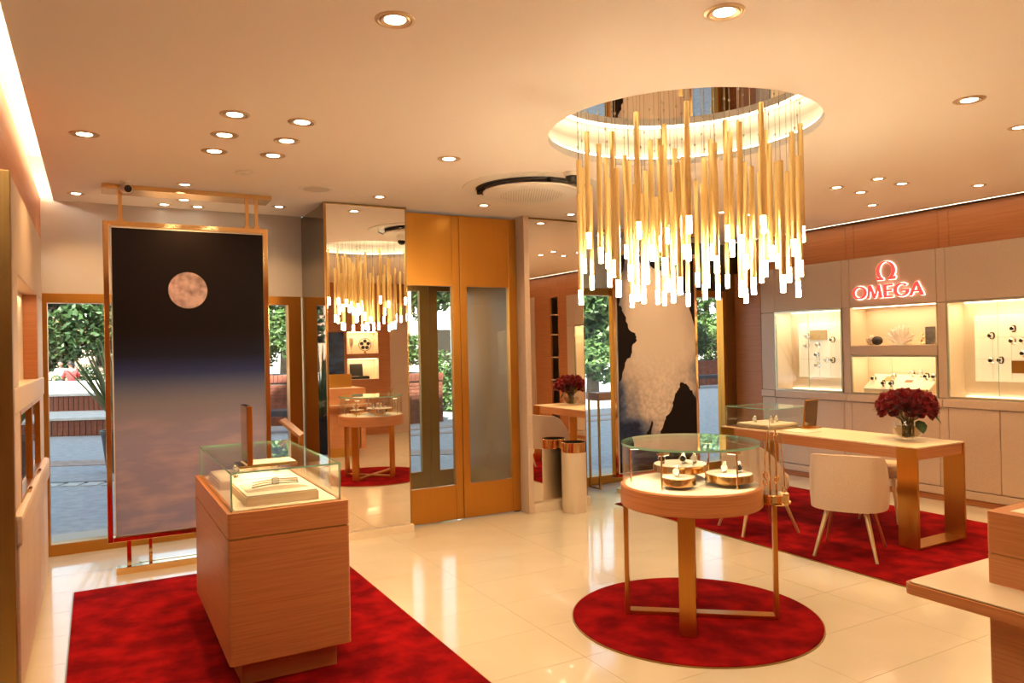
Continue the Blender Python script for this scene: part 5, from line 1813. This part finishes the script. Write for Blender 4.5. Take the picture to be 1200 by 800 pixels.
def planter(name, label, x0, y0, w, d, h, bm_, sol=True, rz=0.0):
    t = thing(name, label, 'planter', (x0, y0, -0.008), rz)
    bx('core', MORTAR, 0, w, 0.015, d, 0, h - 0.02, t)
    mb = MB()
    row = 0
    z = 0.004
    top = h - (0.17 if sol else 0.01)
    while z + 0.062 < top:
        x = -0.11*(row % 2)
        while x < w:
            a, b = max(0, x), min(w, x + 0.212)
            if b - a > 0.02:
                mb.box(a, b, 0.0, 0.02, z, z + 0.062)
                if x < 0.01:
                    mb.box(-0.004, 0.0, 0.0, 0.2, z, z + 0.062)
            x += 0.222
        z += 0.072
        row += 1
    mb.build('brick_courses', bm_, t, kind='stuff')
    if sol:
        me = MB().box(0.0, 0.082, -0.012, 0.10, h - 0.16, h, 0.003).mesh('brick', bm_)
        x = 0.0
        while x < w - 0.05:
            link('brick', me, t, (x, 0, 0))
            x += 0.092
    return t


planter('brick_planter', 'red brick planter with greenery outside the brass doors', 4.75, 14.66, 1.72, 2.2, 1.05, BRICKM)
planter('brick_planter', 'higher red brick planter at the end of the stepped terrace, left of the entrance', 2.62, 16.55, 2.1, 1.8, 1.07, BRICKM, True, TR)
planter('brick_planter', 'pale sunlit brick wall far outside, caught in the smoked mirror', -9.0, 29.5, 4.6, 0.4, 1.9, BRICKP, False)
planter('brick_planter', 'low dark red brick planter outside the right window', 17.5, 20.6, 6.2, 2.4, 0.9, BRICKM)


def bench(label, loc, rz):
    t = thing('stone_bench', label, 'bench', loc, rz)
    bx('seat', BENCHM, -1.0, 1.0, -0.22, 0.22, 0.32, 0.45, t, 0.03)
    for xx in (-0.8, 0.65):
        bx('leg', BENCHM, xx, xx + 0.15, -0.15, 0.15, 0.0, 0.32, t)


bench('dark stone bench in front of the brick terrace, left of the entrance', (3.05, 14.85, -0.008), TR)
bench('dark stone bench outside the right window, below the hedge', (18.9, 19.4, -0.008), -0.2)
bench('dark stone bench beyond the sunlit terrace, under the person in red', (-0.75, 29.75, -0.008), 0.0)


# ---- vegetation
def leaf_cloud(mb, c, r, n, size, rnd, hollow=0.45):
    bm = mb.bm
    for _ in range(n):
        while True:
            v = Vector((rnd.uniform(-1, 1), rnd.uniform(-1, 1), rnd.uniform(-1, 1)))
            if hollow < v.length < 1:
                break
        p = Vector((c[0] + v.x*r[0], c[1] + v.y*r[1], c[2] + v.z*r[2]))
        a = Vector((rnd.gauss(0, 1), rnd.gauss(0, 1), rnd.gauss(0, 0.6))).normalized()
        b = a.cross(Vector((rnd.gauss(0, 1), rnd.gauss(0, 1), rnd.gauss(0, 1)))).normalized()
        s = size*rnd.uniform(0.6, 1.3)
        vs = [bm.verts.new(q) for q in (p - a*s, p + b*s*0.42, p + a*s, p - b*s*0.42)]
        bm.faces.new(vs)


def tree(name, label, cat, x, y, z, blobs, mat, leaf, n, trunk=None, seed=1, group=None):
    t = thing(name, label, cat, (x, y, z), 0, group)
    rnd = random.Random(seed)
    mb = MB()
    vol = [r[0]*r[1]*r[2] for _, r in blobs]
    for (c, r), v in zip(blobs, vol):
        leaf_cloud(mb, c, r, int(n*v/sum(vol)), leaf, rnd)
    mb.build('foliage', mat, t, kind='stuff', recalc=False)
    if trunk:
        MB().tube(trunk[0], trunk[1], 8).build('trunk', BARK, t, smooth=True)
    return t


def blobset(rnd, w, d, z0, z1, n, r):
    return [((rnd.uniform(-w, w), rnd.uniform(-d, d), rnd.uniform(z0, z1)), (r*rnd.uniform(.7, 1.2), r*rnd.uniform(.7, 1.2), r*rnd.uniform(.6, 1.0))) for _ in range(n)]


trk = lambda h, b=0.2: ([(0, 0, 0), (0.05, 0.05, h*0.4), (-0.05, 0.0, h*0.75), (0.05, 0.1, h)], [b, b*0.8, b*0.6, b*0.35])
TG = 'trees beyond the terrace'
for (x_, y_, z_, w_, lo, hi, nb, rr, mt, seed, lb, nn) in (
        (-3.2, 36.0, 0.0, 1.8, 1.3, 5.4, 16, 1.3, LEAF1, 31, 'dark leafy tree at the left edge of the left window', 15000),
        (1.3, 36.5, 0.0, 1.9, 1.3, 5.8, 18, 1.35, LEAF1, 32, 'dark leafy tree behind the moon poster\'s left edge', 16000),
        (5.1, 23.5, 0.0, 1.1, 2.2, 4.6, 10, 0.9, LEAF2, 33, 'mid-green leafy tree with pale branches left of the entrance', 9000),
        (7.9, 20.5, 0.0, 1.2, 2.6, 4.6, 8, 0.8, LEAF2, 34, 'leafy tree hanging over the brick planter outside the doors', 5000),
        (12.6, 17.8, 0.0, 0.8, 0.9, 3.2, 11, 0.75, LEAF2, 35, 'pale-leaved shrubby tree left of the sea poster outside', 8500),
        (25.5, 26.5, 0.0, 2.2, 1.8, 5.0, 14, 1.3, LEAF2, 36, 'sunlit leafy tree outside the right window', 13000),
        (-8.3, 32.5, 0.0, 2.0, 2.2, 5.5, 11, 1.3, LEAF1, 37, 'dark leafy tree caught in the smoked mirror', 9000)):
    rnd = random.Random(seed)
    tree('tree', lb, 'tree', x_, y_, z_, blobset(rnd, w_, w_*0.6, lo, hi, nb, rr), mt, 0.125 if mt is LEAF2 else 0.17, nn, trk(hi), seed, TG)
HG = 'hedges and shrubs outside'
for (x_, y_, z_, w_, d_, h_, mt, seed, lb, cat, nn) in (
        (-0.6, 31.0, 0.0, 2.2, 0.35, 1.25, LEAF1, 41, 'clipped dark hedge behind the sunlit terrace outside the left window', 'hedge', 7000),
        (3.75, 16.9, 1.05, 0.75, 0.5, 1.5, LEAF2, 42, 'leafy shrubs in the higher planter left of the entrance', 'shrub', 6500),
        (5.95, 15.8, 1.03, 0.5, 0.8, 0.8, LEAF2, 43, 'leafy shrubs in the planter outside the brass doors', 'shrub', 5500),
        (20.9, 21.8, 0.87, 2.4, 0.8, 1.4, LEAF1, 44, 'rounded dark hedge outside the right window', 'hedge', 7000),
        (7.9, 17.2, 0.0, 0.7, 0.5, 1.5, LEAF2, 45, 'ragged bright shrub outside the doors\' right leaf', 'shrub', 5000)):
    rnd = random.Random(seed)
    bl = [((rnd.uniform(-w_, w_), rnd.uniform(-d_, d_)*0.6, rnd.uniform(0.25*h_, 0.7*h_)), (0.42*min(1, w_), 0.42*min(1, w_), 0.45*h_)) for _ in range(12)]
    tree('shrub' if cat == 'shrub' else 'hedge', lb, cat, x_, y_, z_, bl, mt, 0.06, nn, None, seed, HG)


def strap_plant(label, x, y, z, n, L, seed, spread=0.7, pot=False, lean=(0, 0)):
    t = thing('strap_leaf_plant', label, 'plant', (x, y, z))
    rnd = random.Random(seed)
    z0 = 0.0
    if pot:
        z0 = 0.55
        MB().lathe([(0.0, 0.0), (0.19, 0.0), (0.25, 0.5), (0.27, 0.52), (0.27, 0.56), (0.24, 0.56), (0.23, 0.5), (0.0, 0.5)], 28).build('pot', DARKM, t, smooth=True, angle=0.5)
    for k in range(n):
        a = rnd.uniform(0, 2*PI)
        sp = rnd.uniform(0.15, spread)
        d = Vector((math.cos(a)*sp + lean[0], math.sin(a)*sp + lean[1], 1)).normalized()
        side = d.cross(Vector((rnd.gauss(0, 1), rnd.gauss(0, 1), 0.1))).normalized()
        LL = L*rnd.uniform(0.7, 1.1)
        mb = MB()
        prev = None
        for i in range(6):
            s = i/5
            p = Vector((0, 0, z0)) + d*LL*s + Vector((0, 0, -0.22*LL*s*s*sp))
            w = 0.032*(1 - s)**0.6*(0.6 + 1.0*s) + 0.002
            q = (mb.bm.verts.new(p - side*w), mb.bm.verts.new(p + Vector((d.x, d.y, 0))*0.25*w), mb.bm.verts.new(p + side*w))
            if prev:
                mb.bm.faces.new((prev[0], prev[1], q[1], q[0]))
                mb.bm.faces.new((prev[1], prev[2], q[2], q[1]))
            prev = q
        mb.build('leaf', LEAF3, t, smooth=True, recalc=False)
    return t


strap_plant('spiky strap-leaved plant in a dark pot outside the left window', 0.30, 11.4, -0.008, 34, 1.32, 9, 0.6, True, (-0.10, 0))
strap_plant('grassy strap-leaved plant in the higher planter left of the entrance', 3.05, 16.75, 1.06, 40, 1.0, 10, 0.5)
strap_plant('grassy strap-leaved plant at the left of the planter outside the doors', 5.25, 15.3, 1.04, 44, 0.95, 12, 0.7)
# far building pieces
for (nm, x0, x1, y0, y1, h, mt, lb) in (
        ('building', 10.0, 15.0, 31, 35, 7.0, CONC, 'pale sunlit building block far behind the planter outside the doors'),
        ('building', -9, 4.0, 42, 47, 5.5, BRICKP, 'brick building far behind the trees outside the left window'),
        ('building', 18.0, 30, 34, 39, 6.0, CONC, 'grey building block far behind the right window\'s hedge')):
    t = thing(nm, lb, 'building', (x0, y0, 0))
    bx('wall', mt, 0, x1 - x0, 0, y1 - y0, 0, h, t)
    bx('roof_edge', STONE, -0.1, x1 - x0 + 0.1, -0.1, y1 - y0, h, h + 0.2, t)
    k = 0
    for xx in range(1, int(x1 - x0) - 1, 2):
        for zz in (1.0, 3.6):
            if zz + 1.4 < h:
                fo = bx('window', DARKM, xx, xx + 1.1, -0.04, 0.02, zz, zz + 1.4, t)
                bx('pane', MIRRORD, xx + 0.06, xx + 1.04, -0.05, -0.04, zz + 0.06, zz + 1.34, fo)
t = thing('brick_column', 'square brick column behind the planter outside the doors', 'column', (7.0, 18.6, 0))
bx('shaft', BRICKP, -0.25, 0.25, -0.25, 0.25, 0.0, 3.2, t)
bx('cap', STONE, -0.3, 0.3, -0.3, 0.3, 3.2, 3.3, t)


# ---- people on the terrace
def person(label, loc, rz, shirt, seated):
    t = thing('person', label, 'person', loc, rz)
    # skeleton (metres, local: faces +Y, z up)
    if seated:
        J = {'pel': (0, 0, 0.12), 'wai': (0, -0.03, 0.30), 'che': (0, -0.04, 0.48), 'nec': (0, 0.0, 0.62), 'hd': (0, 0.03, 0.68),
             'ls': (-0.17, -0.02, 0.54), 'le': (-0.24, 0.03, 0.30), 'lw': (-0.16, 0.22, 0.22), 'lh': (-0.11, 0.28, 0.22),
             'rs': (0.17, -0.02, 0.54), 're': (0.24, 0.03, 0.30), 'rw': (0.16, 0.22, 0.22), 'rh': (0.11, 0.28, 0.22),
             'lp': (-0.10, 0.03, 0.10), 'lk': (-0.12, 0.45, 0.10), 'la': (-0.12, 0.50, -0.32), 'lt': (-0.12, 0.64, -0.36),
             'rp': (0.10, 0.03, 0.10), 'rk': (0.12, 0.45, 0.10), 'ra': (0.12, 0.50, -0.32), 'rt': (0.12, 0.64, -0.36)}
    else:
        J = {'pel': (0, 0, 0.92), 'wai': (0, 0, 1.08), 'che': (0, 0, 1.28), 'nec': (0, 0.0, 1.46), 'hd': (0, 0.02, 1.52),
             'ls': (-0.18, 0, 1.38), 'le': (-0.24, -0.02, 1.10), 'lw': (-0.24, 0.08, 0.86), 'lh': (-0.23, 0.11, 0.77),
             'rs': (0.18, 0, 1.38), 're': (0.24, -0.02, 1.10), 'rw': (0.24, 0.08, 0.86), 'rh': (0.23, 0.11, 0.77),
             'lp': (-0.09, 0, 0.86), 'lk': (-0.10, 0.03, 0.48), 'la': (-0.10, -0.02, 0.08), 'lt': (-0.11, 0.14, 0.03),
             'rp': (0.09, 0, 0.86), 'rk': (0.10, 0.03, 0.48), 'ra': (0.10, -0.02, 0.08), 'rt': (0.11, 0.14, 0.03)}
    rad = {'pel': 0.13, 'wai': 0.125, 'che': 0.14, 'nec': 0.055, 'hd': 0.05, 'ls': 0.06, 'le': 0.042, 'lw': 0.03, 'lh': 0.035, 'lp': 0.085, 'lk': 0.058, 'la': 0.04, 'lt': 0.035}
    E_ = ['pel-wai', 'wai-che', 'che-nec', 'nec-hd', 'che-ls', 'ls-le', 'le-lw', 'lw-lh', 'che-rs', 'rs-re', 're-rw', 'rw-rh', 'pel-lp', 'lp-lk', 'lk-la', 'la-lt', 'pel-rp', 'rp-rk', 'rk-ra', 'ra-rt']

    def skin(name, keys, edges, mat, extra=0.0, root='pel'):
        me = bpy.data.meshes.new(name)
        ix = {k: i for i, k in enumerate(keys)}
        me.from_pydata([J[k] for k in keys], [tuple(ix[q] for q in e.split('-')) for e in edges], [])
        me.materials.append(mat)
        ob = link(name, me, t)
        ob.modifiers.new('skin', 'SKIN')
        for k, i in ix.items():
            kk = k if k in rad else 'l' + k[1:]
            r = rad[kk] + extra
            me.skin_vertices[0].data[i].radius = (r, r)
            me.skin_vertices[0].data[i].use_root = (k == root)
        ss = ob.modifiers.new('sub', 'SUBSURF')
        ss.levels = ss.render_levels = 1
        return ob
    skin('body', list(J), E_, SKIN)
    skin('shirt', ['pel', 'wai', 'che', 'ls', 'le', 'rs', 're'], ['pel-wai', 'wai-che', 'che-ls', 'ls-le', 'che-rs', 'rs-re'], shirt, 0.014)
    skin('trousers', ['pel', 'lp', 'lk', 'la', 'rp', 'rk', 'ra'], ['pel-lp', 'lp-lk', 'lk-la', 'pel-rp', 'rp-rk', 'rk-ra'], DENIM, 0.012)
    hx_, hy_, hz_ = J['hd']
    bm = bmesh.new()
    bmesh.ops.create_icosphere(bm, subdivisions=3, radius=1)
    for v in bm.verts:
        c = v.co
        jaw = 1.0 - 0.22*max(0, -c.z)
        nose = 0.14*math.exp(-((c.x/0.16)**2 + ((c.z + 0.08)/0.22)**2)) if c.y > 0 else 0
        v.co = Vector((c.x*0.076*jaw, c.y*0.096 + nose*0.13, c.z*0.118))
    me = bpy.data.meshes.new('head')
    bm.to_mesh(me)
    bm.free()
    me.materials.append(SKIN)
    for p in me.polygons:
        p.use_smooth = True
    h = link('head', me, t, (hx_, hy_ + 0.01, hz_ + 0.09))
    for s in (-1, 1):
        MB().lathe([(0.0, -0.010), (0.009, -0.006), (0.011, 0.0), (0.009, 0.006), (0.0, 0.010)], 10, (0.03*s, 0.086, 0.018)).build('eye', BLACK, h, smooth=True)
        MB().lathe([(0.0, -0.028), (0.012, -0.015), (0.014, 0.008), (0.0, 0.026)], 10, (0.077*s, -0.005, 0.0)).build('ear', SKIN, h, smooth=True)
    MB().box(-0.022, 0.022, 0.082, 0.092, -0.058, -0.050).build('mouth', plain('lips_%s' % t.name, (0.35, 0.12, 0.10), 0.5), h)
    bm = bmesh.new()
    bmesh.ops.create_icosphere(bm, subdivisions=3, radius=1)
    bmesh.ops.delete(bm, geom=[v for v in bm.verts if v.co.z < (0.35 if v.co.y > 0.25 else -0.45)], context='VERTS')
    for v in bm.verts:
        v.co = Vector((v.co.x*0.084, v.co.y*0.105, v.co.z*0.125 + 0.006))
    me = bpy.data.meshes.new('hair')
    bm.to_mesh(me)
    bm.free()
    me.materials.append(HAIR)
    link('hair', me, h)
    # hands: four fingers and a thumb each
    for s, w, hd_ in ((-1, 'lw', 'lh'), (1, 'rw', 'rh')):
        W_, H2 = Vector(J[w]), Vector(J[hd_])
        d = (H2 - W_).normalized()
        sd = d.cross(Vector((1, 0, 0))).normalized()
        mb = MB()
        for k in range(4):
            b0 = H2 + sd*(k - 1.5)*0.018
            L = (0.062, 0.072, 0.068, 0.052)[k]
            mb.tube([b0 - d*0.02, b0 + d*L*0.5, b0 + d*L*0.85 + Vector((-s*0.012, 0, -0.006))], [0.0095, 0.0085, 0.0065], 6)
        b0 = H2 - sd*0.03 - d*0.02
        mb.tube([b0, b0 - sd*0.028 + d*0.022, b0 - sd*0.032 + d*0.05], [0.011, 0.0095, 0.007], 6)
        mb.build('fingers', SKIN, t, smooth=True)
    return t


DENIM = plain('denim', (0.08, 0.09, 0.13), 0.8)
person('person in a red shirt seated with their back to the window beyond the sunlit terrace', (-0.75, 29.7, 0.50), 0.15, REDSH, True)
person('person in white clothes seated beyond the hedge, right of the red shirt', (-0.12, 33.0, 0.50), 2.4, WHSH, True)
person('person in white clothes seated beyond the hedge at the left edge of the window', (-1.15, 33.0, 0.50), 2.9, WHSH, True)
bench('dark stone bench beyond the hedge, under the people in white', (-0.6, 33.05, -0.008), 0.0)
